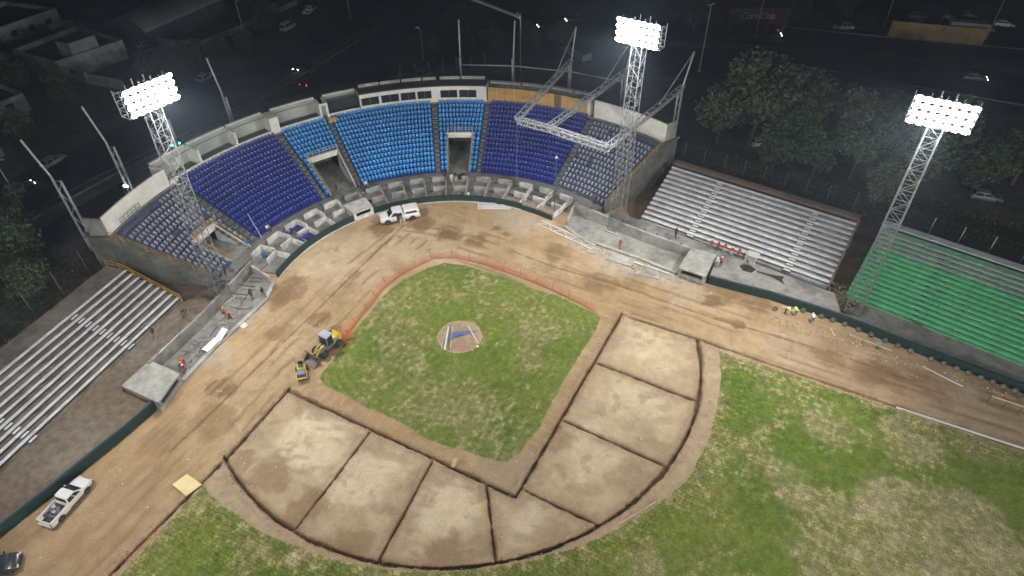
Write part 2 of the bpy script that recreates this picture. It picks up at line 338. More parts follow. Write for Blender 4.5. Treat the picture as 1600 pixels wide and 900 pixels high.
turf=turf*(.66+.68*n05)[...,None]*(.86+.28*fbm(X,Y,.25,87,2))[...,None]
sod=np.where(outf,np.clip(.55+eo*4.5+(tan-.3)*.4,0,1.6),.5)
isg=infield|outf
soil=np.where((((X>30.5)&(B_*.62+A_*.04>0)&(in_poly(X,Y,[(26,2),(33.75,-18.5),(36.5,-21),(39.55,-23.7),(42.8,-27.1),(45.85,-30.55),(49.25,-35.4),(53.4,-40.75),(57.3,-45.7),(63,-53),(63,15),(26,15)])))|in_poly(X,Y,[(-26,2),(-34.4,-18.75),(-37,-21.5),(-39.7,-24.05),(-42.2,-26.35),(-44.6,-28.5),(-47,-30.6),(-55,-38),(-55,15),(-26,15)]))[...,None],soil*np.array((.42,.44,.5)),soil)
colr=np.where(isg[...,None],turf,soil)
RGBA=np.concatenate([np.clip(colr,0,1),sod[...,None]],-1).astype(np.float32).reshape(-1,4)
V=np.stack([X,Y,Z],-1).astype(np.float32).reshape(-1,3)
reg=np.zeros(X.shape,np.int8); reg[infield]=1; reg[outf]=2; reg[panels&~isg]=3; reg[mound]=4
def fpart(m): return m[:-1,:-1]
ii=np.arange(nx*ny).reshape(ny,nx); Q=np.stack([ii[:-1,:-1],ii[:-1,1:],ii[1:,1:],ii[1:,:-1]],-1)
def grid_obj(name, mask, mat):
    q=Q[mask]; used,inv=np.unique(q.ravel(),return_inverse=True); nv=len(used); nf=len(q)
    me=bpy.data.meshes.new(name); me.vertices.add(nv); me.vertices.foreach_set('co',V[used].ravel())
    me.loops.add(nf*4); me.loops.foreach_set('vertex_index',inv.astype(np.int32).ravel())
    me.polygons.add(nf); me.polygons.foreach_set('loop_start',np.arange(0,nf*4,4,dtype=np.int32))
    me.polygons.foreach_set('use_smooth',np.ones(nf,dtype=bool))
    me.update(calc_edges=True)
    ca=me.color_attributes.new('paint','FLOAT_COLOR','POINT'); ca.data.foreach_set('color',RGBA[used].ravel())
    me.materials.append(mat); o=link(name,me); tag(o,kind='structure'); return o
M_SOIL=paint_vc('bare soil',grain=.30,gscale=8.0,bump=1.0); M_TURF=paint_vc('patchy turf',grain=.38,gscale=11.0,bump=.9,sod=True)
fr=fpart(reg)
grid_obj('dirt_track',fr==0,M_SOIL); grid_obj('infield_grass',fr==1,M_TURF); grid_obj('outfield_grass',fr==2,M_TURF)
grid_obj('infield_clay',fr==3,M_SOIL); grid_obj('pitching_mound',fr==4,M_SOIL)
# land around the ground, out to the horizon
mb=MB(); F=900.0
for x0,x1,y0,y1 in ((-F,F,GY1,F),(-F,F,-F,GY0),(-F,GX0,GY0,GY1),(GX1,F,GY0,GY1)): mb.quad((x0,y0,0),(x1,y0,0),(x1,y1,0),(x0,y1,0))
M_EARTH=surf('dusty earth',(.10,.085,.065),rough=.95,var=.35,scale=.6,gscale=.06,col2=(.05,.052,.045),bump=.4)
tag(mb.build('ground',M_EARTH),kind='structure')
# ================================================================== MATERIALS OF THE BUILT PARTS
M_CONC=surf('grey concrete',(.34,.33,.30),var=.22,scale=1.6,grime=.35,gscale=.5,bump=.25)
M_CONC_D=surf('dark stained concrete',(.20,.195,.175),var=.25,scale=1.8,grime=.4,gscale=.6,bump=.25)
M_CONC_M=surf('stained grey concrete',(.25,.245,.22),var=.25,scale=1.3,grime=.45,gscale=.3,bump=.3)
M_CONC_L=surf('pale rendered concrete',(.50,.49,.45),var=.15,scale=1.5,grime=.25,gscale=.7,bump=.15)
M_WHITE=surf('white wall paint',(.72,.70,.63),var=.08,scale=1.2,grime=.15,gscale=.5)
M_BLUE=surf('dark blue floor paint',(.012,.055,.20),rough=.6,var=.2,grime=.3)
M_NAVY=surf('navy floor paint',(.026,.036,.19),rough=.6,var=.2,grime=.3)
M_SLATE=surf('worn navy floor paint',(.05,.062,.125),rough=.7,var=.3,grime=.4,gscale=.5,col2=(.10,.105,.125))
M_AISLE=surf('grey stair concrete',(.105,.105,.115),var=.25,scale=2,grime=.3)
M_SEAT_L=surf('light blue plastic',(.055,.30,.72),rough=.38,var=.16,scale=1.3,grime=.15)
M_SEAT_N=surf('navy blue plastic',(.028,.042,.28),rough=.38,var=.2,scale=1.3,grime=.1)
M_SEAT_G=surf('grey plastic',(.31,.335,.41),rough=.45,var=.12,grime=.2)
M_YEL=surf('yellow rail paint',(.52,.32,.04),rough=.5,var=.1)
M_STEEL=surf('galvanised steel',(.50,.51,.52),rough=.45,metal=.35,var=.12)
M_STEEL_D=surf('dark steel',(.13,.14,.145),rough=.5,metal=.4,var=.2)
M_PAD=surf('dark green wall padding',(.009,.034,.033),rough=.55,var=.15,grime=.2)
M_PLY=surf('raw plywood',(.56,.33,.09),rough=.7,var=.12,scale=.9,grime=.2,gscale=.9)
M_PLY2=surf('greyed plywood',(.46,.28,.09),rough=.7,var=.12,scale=.9,grime=.2,gscale=.9)
M_PLY3=surf('dark stained plywood',(.19,.12,.06),rough=.7,var=.12,scale=.9)
M_GLASS=glass('dark glazing'); M_BLACK=surf('black rubber',(.015,.015,.016),rough=.7,var=.1)
M_ROOF=surf('dark roof felt',(.045,.047,.05),var=.3,scale=.8,grime=.4)
M_ROOMW=surf('greenish room paint',(.40,.42,.37),var=.1,scale=1)
M_ROOMF=surf('mossy floor',(.10,.10,.06),var=.3)
# ================================================================== GRANDSTAND
CX,CY=-.6,-11.0
def P3(az,r,z): a=R(az); return (CX+r*math.sin(a),CY+r*math.cos(a),z)
def azs(a0,a1,step=1.5):
    n=max(1,int(math.ceil(abs(a1-a0)/step-1e-6))); return [a0+(a1-a0)*k/n for k in range(n+1)]
def arcbox(mb,a0,a1,r0,r1,z0,z1,mi=0,mtop=None,step=1.5,caps=True):
    """a block on the arc; the top may carry another material"""
    A=azs(a0,a1,step); n=len(A)
    vs=[P3(a,r,z) for a in A for r,z in ((r0,z0),(r1,z0),(r1,z1),(r0,z1))]; fs=[]; top=[]
    for i in range(n-1):
        b=4*i
        fs += [(b,b+1,b+5,b+4),(b+1,b+2,b+6,b+5),(b+3,b,b+4,b+7)]; top.append((b+2,b+3,b+7,b+6))
    if caps: fs += [(3,2,1,0),(4*n-4,4*n-3,4*n-2,4*n-1)]
    b=len(mb.v); mb.v+=vs
    for f in fs: mb.f.append(tuple(b+i for i in f)); mb.m.append(mi)
    for f in top: mb.f.append(tuple(b+i for i in f)); mb.m.append(mi if mtop is None else mtop)
NR=15; R0=30.1; TRD=.833; RISE=.43
def row_r(k): return R0+k*TRD
def row_z(k): return 1.15+k*RISE
TOPZ=1.15+NR*RISE-.13; TOPR=R0+NR*TRD
VOM=[(-22.1,-14.5,8),(14.6,20.9,8),(-59.3,-52.6,6)]       # stair openings: from, to, rows cut
SECT=[(-67,-50.2,2),(-48.4,-25.2,1),(-23.8,-13.5,0),(-12.3,10.7,0),(12.2,23.3,0),(24.6,48.0,1),(49.6,67,2)]
AISLE=[(-50.2,-48.4),(-25.2,-23.8),(-13.5,-12.3),(10.7,12.2),(23.3,24.6),(48.0,49.6)]
stand=thing('grandstand','curved concrete grandstand with light blue, navy and grey seats behind home plate','grandstand',P3(0,36,0))
FLOORM=[M_BLUE,M_NAVY,M_SLATE,M_AISLE,M_CONC]
mb=MB()
def cut(k,a0,a1):
    """pieces of a row left beside the stair openings"""
    out=[(a0,a1)]
    for v0,v1,vk in VOM:
        if k<vk:
            nxt=[]
            for b0,b1 in out:
                if v1<=b0 or v0>=b1: nxt.append((b0,b1)); continue
                if v0>b0: nxt.append((b0,v0))
                if v1<b1: nxt.append((v1,b1))
            out=nxt
    return out
for k in range(NR):
    for a0,a1,c in SECT:
        for b0,b1 in cut(k,a0,a1): arcbox(mb,b0,b1,row_r(k),row_r(k+1)+.02,row_z(k)-.6,row_z(k),c)
    for a0,a1 in AISLE:
        for b0,b1 in cut(k,a0,a1):
            arcbox(mb,b0,b1,row_r(k),row_r(k+1)+.02,row_z(k)-.6,row_z(k)-.01,3)
mb.build('seating_terrace',FLOORM,stand)
M_STEP=surf('step concrete',(.17,.17,.175),var=.2)
for a0,a1 in AISLE:                                        # half steps up each aisle
    for k in range(NR-1):
        mb=MB(); arcbox(mb,a0+.12,a1-.12,row_r(k+1)-.36,row_r(k+1)-.005,row_z(k)-.02,row_z(k)+RISE/2,0)
        mb.build('aisle_step',M_STEP,stand)
# stair openings
for v0,v1,vk in VOM:
    mb=MB(); rb=row_r(vk); zt=row_z(vk)
    arcbox(mb,v0,v1,R0+.025,rb+4,.7,.99,0)
    mb.build('stairway_floor',M_CONC_M,stand)
    for a in (v0,v1):
        mb=MB(); s=-.35 if a==v0 else .35; rings=[]
        for da in (0,s):
            rings.append([P3(a+da,R0,.7),P3(a+da,rb+.3,.7),P3(a+da,rb+.3,zt+.15),P3(a+da,R0,1.35)])
        mb.loft(rings); mb.build('stairway_wall',M_CONC_L if a==v1 else M_CONC,stand)
        mb=MB(); n=8                                       # yellow hand rail with posts
        for k in range(n):
            t0,t1=k/n,(k+1)/n
            q=lambda t,h: P3(a+s*.5,R0+(rb-R0)*t,1.35+(zt+.15-1.35)*t+h)
            mb.bar(q(t0,.9),q(t1,.9),.06); mb.bar(q(t0,.5),q(t1,.5),.04); (mb.bar(q(t0,0),q(t0,.9),.05) if k%3==0 else None)
        mb.bar(q(1,0),q(1,.9),.07); mb.build('handrail',M_YEL,stand)
    mb=MB(); arcbox(mb,v0-.3,v1+.3,rb-.12,rb+.32,zt-.75,zt+.16,0); mb.build('lintel',M_WHITE,stand)
    mb=MB(); A=azs(v0,v1,1.6)
    for a,b in zip(A[:-1],A[1:]):
        for h in (.5,.95): mb.bar(P3(a,rb+.1,zt+.16+h),P3(b,rb+.1,zt+.16+h),.06)
    for a in A: mb.bar(P3(a,rb+.1,zt+.16),P3(a,rb+.1,zt+1.11),.06)
    mb.build('guardrail',M_STEEL if vk==8 else M_YEL,stand)
    mb=MB(); arcbox(mb,v0,v1,rb+4,rb+4.3,.7,zt,0); mb.build('tunnel_end',M_CONC_D,stand)
# seats
def seat_mesh(mat,name):
    mb=MB(); w=.215
    mb.box((0,.02,.43),(.40,.40,.07)); mb.box((0,.06,.2),(.12,.10,.40))
    pr=[(.21,.44,.03),(.25,.58,.05),(.29,.67,.05),(.31,.74,.02)]
    front=[];
    for (y,z,c) in pr:
        ring=[]
        ww=w*(1.0 if z<.7 else .93 if z<.8 else .72)
        for x,dy in ((-ww,-.05),(-ww*.5,0),(ww*.5,0),(ww,-.05),(ww,.0),(ww*.5,.06),(-ww*.5,.06),(-ww,.0)): ring.append((x,y+dy,z))
        front.append(ring)
    mb.loft(front)
    return mb.mesh(name,mat,False)
SEATM=[seat_mesh(M_SEAT_L,'light_seat'),seat_mesh(M_SEAT_N,'navy_seat'),seat_mesh(M_SEAT_G,'grey_seat')]
seats=[]
for k in range(NR):
    r=row_r(k)+.47
    for (a0,a1,c) in SECT:
        if c==2: a0,a1=(a0+1.2,a1) if a0<0 else (a0,a1-1.2)
        for b0,b1 in cut(k,a0,a1):
            w=R(b1-b0)*r-.12; n=int(w/(.66 if c==2 else .575)); 
            if n<1: continue
            for i in range(n):
                az=math.degrees(( R(b0)*r+.06+(i+.5)*(w/n))/r)
                if c==2 and k>=13 and (abs(az)>55 if az<0 else (az>58 or k==14)): continue
                if c==2 and k>=14: continue
                if c==2 and random.random()<.03: continue
                p=P3(az,r,row_z(k)); seats.append((math.dist(p,cam.location),p,az,c))
seats.sort(key=lambda s:s[0])
for d,p,az,c in seats[:300]:
    o=link('seat',SEATM[c],stand); o.location=(p[0]-stand.location.x,p[1]-stand.location.y,p[2]); o.rotation_euler=(0,0,R(-az)+random.uniform(-.03,.03)); o.scale=(.86,)*3 if c==2 else (1,1,1)
_sv=[np.array([v.co[:] for v in m.vertices]) for m in SEATM]; _sf=[[tuple(p.vertices) for p in m.polygons] for m in SEATM]
mb=MB()
for d,p,az,c in seats[300:]:
    a=R(-az); ca,sa=math.cos(a),math.sin(a); v=_sv[c]*(.86 if c==2 else 1.0)
    w=np.stack([v[:,0]*ca-v[:,1]*sa+p[0],v[:,0]*sa+v[:,1]*ca+p[1],v[:,2]+p[2]],-1)
    mb.add([tuple(q) for q in w],_sf[c],c)
tag(mb.build('seats',[M_SEAT_L,M_SEAT_N,M_SEAT_G],stand),kind='stuff')
M_ENDW=surf('streaked dark concrete',(.085,.082,.065),var=.3,scale=1.4,gscale=.3,col2=(.15,.145,.125),bump=.3)
# structure under and behind: raking end walls, back wall
for s in (-1,1):
    a=67*s; mb=MB(); rings=[]
    for da in (0,.55*s):
        rings.append([P3(a+da,R0-.2,0),P3(a+da,TOPR+2.6,0),P3(a+da,TOPR+2.6,TOPZ),P3(a+da,TOPR,TOPZ+.15),P3(a+da,R0-.2,1.45)])
    mb.loft(rings); mb.build('end_wall',M_ENDW,stand)
    mb=MB(); n=14
    q=lambda t,h: P3(a+.3*s,R0+(TOPR-R0)*t,1.45+(TOPZ+.15-1.45)*t+h)
    for k in range(n):
        for h in (.5,.95): mb.bar(q(k/n,h),q((k+1)/n,h),.055)
        if k%3==0: mb.bar(q(k/n,0),q(k/n,.95),.06)
    mb.build('handrail',M_YEL,stand)
mb=MB(); arcbox(mb,-67,67,TOPR+3.1,TOPR+3.4,0,TOPZ-.31,0); mb.build('rear_wall',M_CONC_D,stand)
mb=MB(); arcbox(mb,-67.4,67.4,TOPR,TOPR+3.4,TOPZ-.3,TOPZ,0); mb.build('upper_floor',M_CONC_D,stand)
# press boxes along the top of the seats
WZ0=TOPZ; WZ1=TOPZ+2.75; WR=TOPR+.12
def wall_run(name,a0,a1,openings,z0=WZ0,z1=WZ1,zs=.75,zh=2.1,mat=M_WHITE,thick=.22):
    """white front wall with window openings [(from,to)]; each window a part with its frame"""
    mb=MB(); arcbox(mb,a0,a1,WR,WR+thick,z0,z0+zs if openings else z1,0)
    if openings:
        arcbox(mb,a0,a1,WR,WR+thick,z0+zh,z1,0); e=a0
        for b0,b1 in openings:
            if b0-e>.05: arcbox(mb,e,b0,WR,WR+thick,z0+zs-.002,z0+zh+.002,0)
            e=b1
        if a1-e>.05: arcbox(mb,e,a1,WR,WR+thick,z0+zs-.002,z0+zh+.002,0)
    o=mb.build(name,mat,stand)
    for b0,b1 in openings:
        g=MB(); arcbox(g,b0,b1,WR+.12,WR+.15,z0+zs,z0+zh,0); gl=g.build('window',M_GLASS,stand)
        f=MB()
        for c0,c1 in ((b0,b0+.13),(b1-.13,b1),((b0+b1)/2-.06,(b0+b1)/2+.06)): arcbox(f,c0,c1,WR+.06,WR+.13,z0+zs,z0+zh,0)
        f.build('window_frame',M_STEEL_D if (b1-b0)<5 else M_WHITE,gl)
    return o
wall_run('press_box_wall',-5.2,11.4,[(-4.9,-.9),(-.4,3.6),(4.0,7.4),(7.8,11.0)])
wall_run('press_box_wall',11.4,23.6,[(13.0,16.9),(17.3,21.3)])
mb=MB(); arcbox(mb,-5.2,23.6,WR,WR+3.2,WZ1,WZ1+.22,0); mb.build('press_box_roof',M_ROOF,stand)
mb=MB(); arcbox(mb,-5.2,23.6,WR+2.9,WR+3.1,WZ0,WZ1,0); mb.build('rear_wall',M_ROOMW,stand)
for a in (-5.2,11.4,23.3):
    mb=MB(); arcbox(mb,a,a+.3,WR+.2,WR+2.9,WZ0,WZ1,0); mb.build('partition_wall',M_WHITE,stand)
for b0,b1 in ((-4.6,-.2),(.1,4.4),(4.7,9.0),(9.3,12.2),(13.0,17.4),(17.7,22.9)):    # low parapets on the roof
    mb=MB(); arcbox(mb,b0,b1,WR+2.4,WR+2.55,WZ1+.22,WZ1+.75,0); mb.build('roof_parapet',M_CONC,stand)
def bay(a0,a1,z1=WZ1):
    """open-fronted room: sill wall, pale back wall, side walls, thin front rail"""
    mb=MB(); arcbox(mb,a0,a1,WR,WR+.22,WZ0,WZ0+.62,0); mb.build('press_box_wall',M_WHITE,stand)
    mb=MB(); arcbox(mb,a0,a1,WR+.22,WR+2.7,WZ0,WZ0+.12,0); mb.build('room_floor',M_ROOMF,stand)
    mb=MB(); arcbox(mb,a0,a1,WR+2.6,WR+2.8,WZ0,z1,0); mb.build('rear_wall',M_ROOMW,stand)
    mb=MB(); arcbox(mb,a0,a1,WR+2.5,WR+2.95,z1,z1+.14,0); mb.build('wall_coping',M_WHITE,stand)
    mb=MB(); A=azs(a0,a1,2)
    for a,b in zip(A[:-1],A[1:]): mb.bar(P3(a,WR+1.3,z1-.15),P3(b,WR+1.3,z1-.15),.09)
    mb.build('ceiling_rail',M_STEEL_D,stand)
for a0,a1 in ((-50.0,-42.2),(-41.8,-33.6),(-33.2,-25.6),(-23.6,-14.3),(-12.4,-5.4)): bay(a0,a1)
for a0,a1 in ((-50.4,-50.0),(-42.2,-41.8),(-33.6,-33.2),(-25.6,-23.6),(-14.3,-13.9),(-12.8,-12.4)):
    mb=MB(); arcbox(mb,a0,a1,WR-.01,WR+2.6,WZ0,WZ1-.1,0); mb.build('partition_wall',M_WHITE,stand)
mb=MB(); arcbox(mb,-13.9,-12.8,WR+.9,WR+1.0,WZ0,WZ1-.5,0); mb.build('doorway',M_ROOMW,stand)
mb=MB(); A=azs(-13.9,-12.8); arcbox(mb,-13.9,-12.8,WR,WR+.2,WZ1-.5,WZ1-.12,0); mb.build('lintel',M_WHITE,stand)
mb=MB(); arcbox(mb,-12.4,-5.4,WR+.9,WR+.94,WZ0+.62,WZ1-.35,0); mb.build('window',glass('smoked glazing',(.03,.04,.04),.05),stand)
# plywood hoarding: separate sheets
k=0; a=23.9
while a<47.0:
    w=random.choice((1.62,1.62,1.62,.85)); b=min(a+w,47.3)
    mb=MB(); arcbox(mb,a+.03,b-.03,WR+random.uniform(0,.03),WR+.07,WZ0,WZ1-.15+random.uniform(-.04,.04),0)
    mb.build('plywood_sheet',(M_PLY3 if 10<k<12 or k==17 else random.choice((M_PLY,M_PLY,M_PLY2))),stand); a=b; k+=1
mb=MB(); arcbox(mb,23.9,47.3,WR+2.6,WR+2.8,WZ0,WZ1,0); mb.build('rear_wall',M_CONC_D,stand)
for b0,b1 in ((24.2,30.8),(31.4,37.4),(38.0,42.6),(43.2,47.2)):
    mb=MB(); arcbox(mb,b0,b1,WR+1.7,WR+2.5,WZ1-.1,WZ1+.06,0); mb.build('roof_slab',M_CONC_L,stand)
mb=MB(); arcbox(mb,47.3,48.0,WR,WR+1.4,WZ0,WZ1+.1,0); mb.build('partition_wall',M_WHITE,stand)
mb=MB(); arcbox(mb,49.0,67.0,WR,WR+.24,WZ0,WZ1+.2,0); mb.build('blank_wall',M_WHITE,stand)
mb=MB(); arcbox(mb,54.0,66.0,WR+.24,WR+.5,WZ1-.1,WZ1+.05,0); mb.build('wall_coping',M_CONC_D,stand)
mb=MB(); arcbox(mb,-66.6,-50.4,WR,WR+.24,WZ0,WZ1-.1,0); mb.build('blank_wall',M_WHITE,stand)
for a in (-67,66.7):
    mb=MB(); arcbox(mb,a,a+.35,WR+.02,WR+2.45,WZ0+.001,WZ1+(.2 if a>0 else -.1),0); mb.build('end_parapet',M_CONC if a>0 else M_CONC_D,stand)
mb=MB(); A=azs(-63.8,-58.5,1.3)
for a,b in zip(A[:-1],A[1:]):
    for h in (.6,1.1): mb.bar(P3(a,WR-.5,WZ0+h),P3(b,WR-.5,WZ0+h),.06)
for a in A: mb.bar(P3(a,WR-.5,WZ0-.3),P3(a,WR-.5,WZ0+1.1),.06)
mb.build('guardrail',M_STEEL_D,stand)
mb=MB(); arcbox(mb,-13.2,-11.4,TOPR-1.2,TOPR-.9,WZ0-.25,WZ0+.5,0); mb.build('door_step',M_PLY2,stand)

# ================================================================== FRONT TERRACE: walkway, box seating
terr=thing('box_seat_terrace','grey concrete terrace of empty seating boxes between front wall and grandstand','terrace',P3(0,27,0))
mb=MB(); arcbox(mb,-66.5,66.5,28.42,R0+.02,0,1.0,0); mb.build('walkway',M_CONC_D,terr)
mb=MB(); arcbox(mb,-59.5,57,25.95,28.44,0,.55,0); mb.build('upper_box_floor',M_CONC_D,terr)
mb=MB()
for a0,a1 in ((-59.5,-22.3),(-14.2,57)): arcbox(mb,a0,a1,23.35,25.97,0,.2,0)
mb.build('lower_box_floor',M_CONC_D,terr)
M_BOXW=surf('whitewashed partition',(.64,.63,.60),var=.18,scale=1.3,grime=.45,gscale=.9,bump=.15)
for i in range(-8,8):
    az=6.7+7.27*i; hi=1.0; m=M_BOXW if (i<-3 or i>4) else M_CONC
    inpit=-22.6<az<-13
    mb=MB(); arcbox(mb,az-.14,az+.14,25.9,28.3,.5,1.48,0)
    if not inpit: arcbox(mb,az-.139,az+.139,23.45,25.92,.15,1.12,0)
    mb.build('side_partition',m,terr)
    mb=MB(); arcbox(mb,az-4.6,az-.14,28.08,28.3,.5,1.52,0); mb.build('back_partition',m,terr)
    if not(-22.6<az-2<-12):
        mb=MB(); arcbox(mb,az-4.6,az-.14,25.72,25.94,.15,1.16,0); mb.build('back_partition',m,terr)
mb=MB(); arcbox(mb,-39.9,-37.2,26.2,28.05,.55,.6,0); arcbox(mb,-40.6,-37.3,23.6,25.6,.2,.25,0); mb.build('blue_box_floor',M_NAVY,terr)
for az,r,z in ((-43.1,27.4,.6),(-41.9,26.9,.6),(-40.7,27.5,.6),(-42.3,24.8,.25),(-40.9,24.4,.25),(-39.9,25.1,.25)):
    o=link('seat',SEATM[1],terr); p=P3(az,r,z); o.location=(p[0]-terr.location.x,p[1]-terr.location.y,p[2]); o.rotation_euler=(0,0,random.uniform(0,6))
# photographers' pit
pit=thing('photographers_pit','low concrete bunker with a slot window in the curved front wall','bunker',P3(-18.2,24.5,0))
mb=MB(); arcbox(mb,-22.2,-14.3,23.0,26.1,1.28,1.48,0); mb.build('roof_slab',M_CONC_L,pit)
mb=MB(); arcbox(mb,-22.2,-14.3,23.05,23.3,0,.62,0); arcbox(mb,-22.2,-21.2,23.05,23.3,.6,1.3,0); arcbox(mb,-15.3,-14.3,23.05,23.3,.6,1.3,0); mb.build('front_wall',M_BOXW,pit)
mb=MB(); arcbox(mb,-22.2,-21.9,23.2,26.0,0,1.29,0); arcbox(mb,-14.6,-14.3,23.2,26.0,0,1.29,0); arcbox(mb,-22.2,-14.3,25.8,25.95,0,1.29,0); mb.build('side_wall',M_CONC,pit)
# padded front walls
def pad_arc(a0,a1,label,kerb=True,h=1.05):
    t=thing('padded_wall',label,'wall',P3((a0+a1)/2,23.2,0)); n=max(1,round((a1-a0)/6.0)); 
    for i in range(n):
        b0=a0+(a1-a0)*i/n; b1=a0+(a1-a0)*(i+1)/n
        mb=MB(); arcbox(mb,b0+.015,b1-.015,23.1,23.32,.1,h,0); mb.build('wall_pad',M_PAD,t)
    if kerb: mb=MB(); arcbox(mb,a0,a1,22.95,23.34,0,.1,0); mb.build('kerb',M_CONC_L,t)
pad_arc(-61,-22.3,'dark green curved wall left of the bunker below the seating boxes')
pad_arc(-14.2,44,'dark green curved wall behind home plate beside the white crew cab truck')
t=thing('padded_wall','bare low wall end with dirty rim below the right seating boxes','wall',P3(50,23.2,0))
mb=MB(); arcbox(mb,44,57.5,23.1,23.3,0,.75,0); mb.build('wall_pad',M_PAD,t); mb=MB(); arcbox(mb,36,57.5,23.33,24.3,.2,.9,0); mb.build('rubble_ledge',surf('dirty ledge',(.26,.20,.13),var=.4,scale=2.5,bump=.8),t)
def pad_line(P,label,h=1.2):
    c=P[len(P)//2]; t=thing('padded_wall',label,'wall',(c[0],c[1],0))
    for (ax,ay),(bx,by) in zip(P[:-1],P[1:]):
        L=math.hypot(bx-ax,by-ay); n=max(1,round(L/2.4)); dx,dy=(bx-ax)/L,(by-ay)/L
        for i in range(n):
            u0=L*i/n+.006; u1=L*(i+1)/n-.006
            mb=MB(); mb.bar((ax+dx*u0,ay+dy*u0,h/2),(ax+dx*u1,ay+dy*u1,h/2),.26,h); mb.build('wall_pad',M_PAD,t)
    mb=MB()
    nx_,ny_=(P[0][1]-P[-1][1]),(P[-1][0]-P[0][0]); l=math.hypot(nx_,ny_); s=1 if c[0]>0 else -1; nx_,ny_=nx_/l*s*.2,ny_/l*s*.2
    for a,b in zip(P[:-1],P[1:]): mb.bar((a[0]+nx_,a[1]+ny_,h-.02),(b[0]+nx_,b[1]+ny_,h-.02),.14,.1)
    mb.build('top_rail',M_STEEL_D,t); return t
pad_line([(-34.4,-18.75),(-36.97,-21.5),(-39.7,-24.05),(-42.2,-26.35),(-44.6,-28.5),(-47,-30.6),(-53,-36)],'dark green wall along the dirt track below the white-planked bleachers')
pad_line([(33.75,-18.5),(36.5,-21.0),(39.55,-23.7),(42.8,-27.1),(45.85,-30.55),(49.25,-35.4),(53.4,-40.75),(57.3,-45.7),(61.9,-51.5)],'dark green wall along the dirt track below the green bleachers')

# ================================================================== DUGOUTS
def dugout(s, label):
    """s=1 third-base side; mirrored about the line through home"""
    m=lambda x,y: (s*(x+.6)-.6, y)
    t=thing('dugout',label,'dugout',(m(28,-8)[0],-8,0))
    wl=[m(22.9,2.6),m(26.75,-3.45),m(29.2,-7.0),m(34.1,-13.1)]
    def run(name,P,z0,z1,w,mat):
        mb=MB()
        for a,b in zip(P[:-1],P[1:]): mb.bar((a[0],a[1],(z0+z1)/2),(b[0],b[1],(z0+z1)/2),w,z1-z0)
        return mb.build(name,mat,t)
    run('back_wall',wl,0,1.8,.35,M_CONC if s>0 else M_CONC_M)
    run('end_wall',[m(22.8,2.3),m(20.6,-.9)],0,1.4,.3,M_CONC)
    run('kerb',[m(20.2,-.6),m(21.3,-3.95),m(24.3,-7.5),m(27.5,-11.2),m(30.7,-15.5)],0,.28,.5,M_CONC)
    mb=MB(); mb.prism([m(22.6,2.2),m(26.6,-3.5),m(29.1,-7.05),m(34,-13),m(30.7,-15.6),m(27.5,-11.3),m(24.3,-7.6),m(21.4,-4),m(20.4,-.8)],-.1,.09); mb.build('floor',M_CONC_D if s<0 else M_CONC_M,t)
    if s<0:
        for k in range(3):
            a=Vector((*m(23.2,1.6),1.0)).lerp(Vector((*m(26.2,-3.2),1.0)),.2+.3*k)
            mb=MB(); mb.bar(a,a+Vector((2.2,-.9,-.25)),.14,.14); mb.build('beam',M_STEEL_D,t)
    for k in range(10):
        a=Vector((*wl[0],1.8)).lerp(Vector((*wl[3],1.8)),(k+.6)/10.5); mb=MB(); mb.box((a.x,a.y,1.85),(.22,.22,.14),.7*s)
        mb.build('rail_base',M_STEEL_D,t)
    # bunker with a slot at the far end
    C=[m(34.2,-12.75),m(36.75,-15.1),m(33.0,-18.85),m(30.5,-16.1)] if s>0 else [(-35.2,-12.5),(-37.8,-15.7),(-33.6,-19.5),(-31.8,-15.75)]
    mb=MB(); mb.prism(C,1.36,1.58); mb.build('roof_slab',M_CONC,t)
    a,b=Vector((*C[3],0)),Vector((*C[2],0)); d=(b-a).normalized(); n=Vector((d.y,-d.x,0))*(-1 if s>0 else 1)
    inn=(Vector((*C[0],0))-a).normalized()*.2
    mb=MB(); mb.bar(a+inn+Vector((0,0,.35)),b+inn+Vector((0,0,.35)),.25,.7); mb.bar(a+inn+d*.25+Vector((0,0,.3)),a+inn+d*.25+Vector((0,0,1.36)),.3,.3); mb.bar(b+inn-d*.25+Vector((0,0,.3)),b+inn-d*.25+Vector((0,0,1.36)),.3,.3); mb.build('front_wall',M_CONC,t)
    mb=MB()
    for p,q in ((C[0],C[1]),(C[1],C[2]),(C[3],C[0])):
        p=Vector((*p,.66)); q=Vector((*q,.66)); c=sum((Vector((*k,.66)) for k in C),Vector())/4
        p=p.lerp(c,.06); q=q.lerp(c,.06); mb.bar(p,q,.22,1.38)
    mb.build('side_wall',M_CONC_D,t)
    return t
dugout(1,'open concrete dugout with slotted bunker beside the grey bleachers')
dugout(-1,'open concrete dugout with slotted bunker beside the white-planked bleachers')
# raised concrete aprons below the bleachers
def apron(name,poly,z,mat): 
    mb=MB(); mb.prism(poly,-.2,z); return tag(mb.build(name,mat,None,False),kind='structure')
apron('concrete_walkway',[(25.2,-.2),(27.1,-3.4),(29.5,-6.95),(34.3,-13.0),(36.9,-15.1),(33.95,-18.35),(36.7,-20.8),(39.75,-23.5),(43,-26.9),(45.6,-29.8),(47.4,-26.2),(31.5,-4.4),(29,-1.5)],.95,M_CONC_M)
apron('concrete_walkway',[(-25.6,1.5),(-28.2,-3.4),(-30.6,-6.95),(-35.4,-12.6),(-38.0,-15.7),(-34.6,-18.9),(-37.2,-21.3),(-39.9,-23.85),(-42.4,-26.1),(-47.2,-30.4),(-53,-35.5),(-53.5,-30.5),(-47.5,-22.6),(-33,-2.4)],.9,surf('muddy concrete',(.135,.10,.066),var=.4,scale=1.4,gscale=.13,col2=(.18,.155,.12),bump=.4))
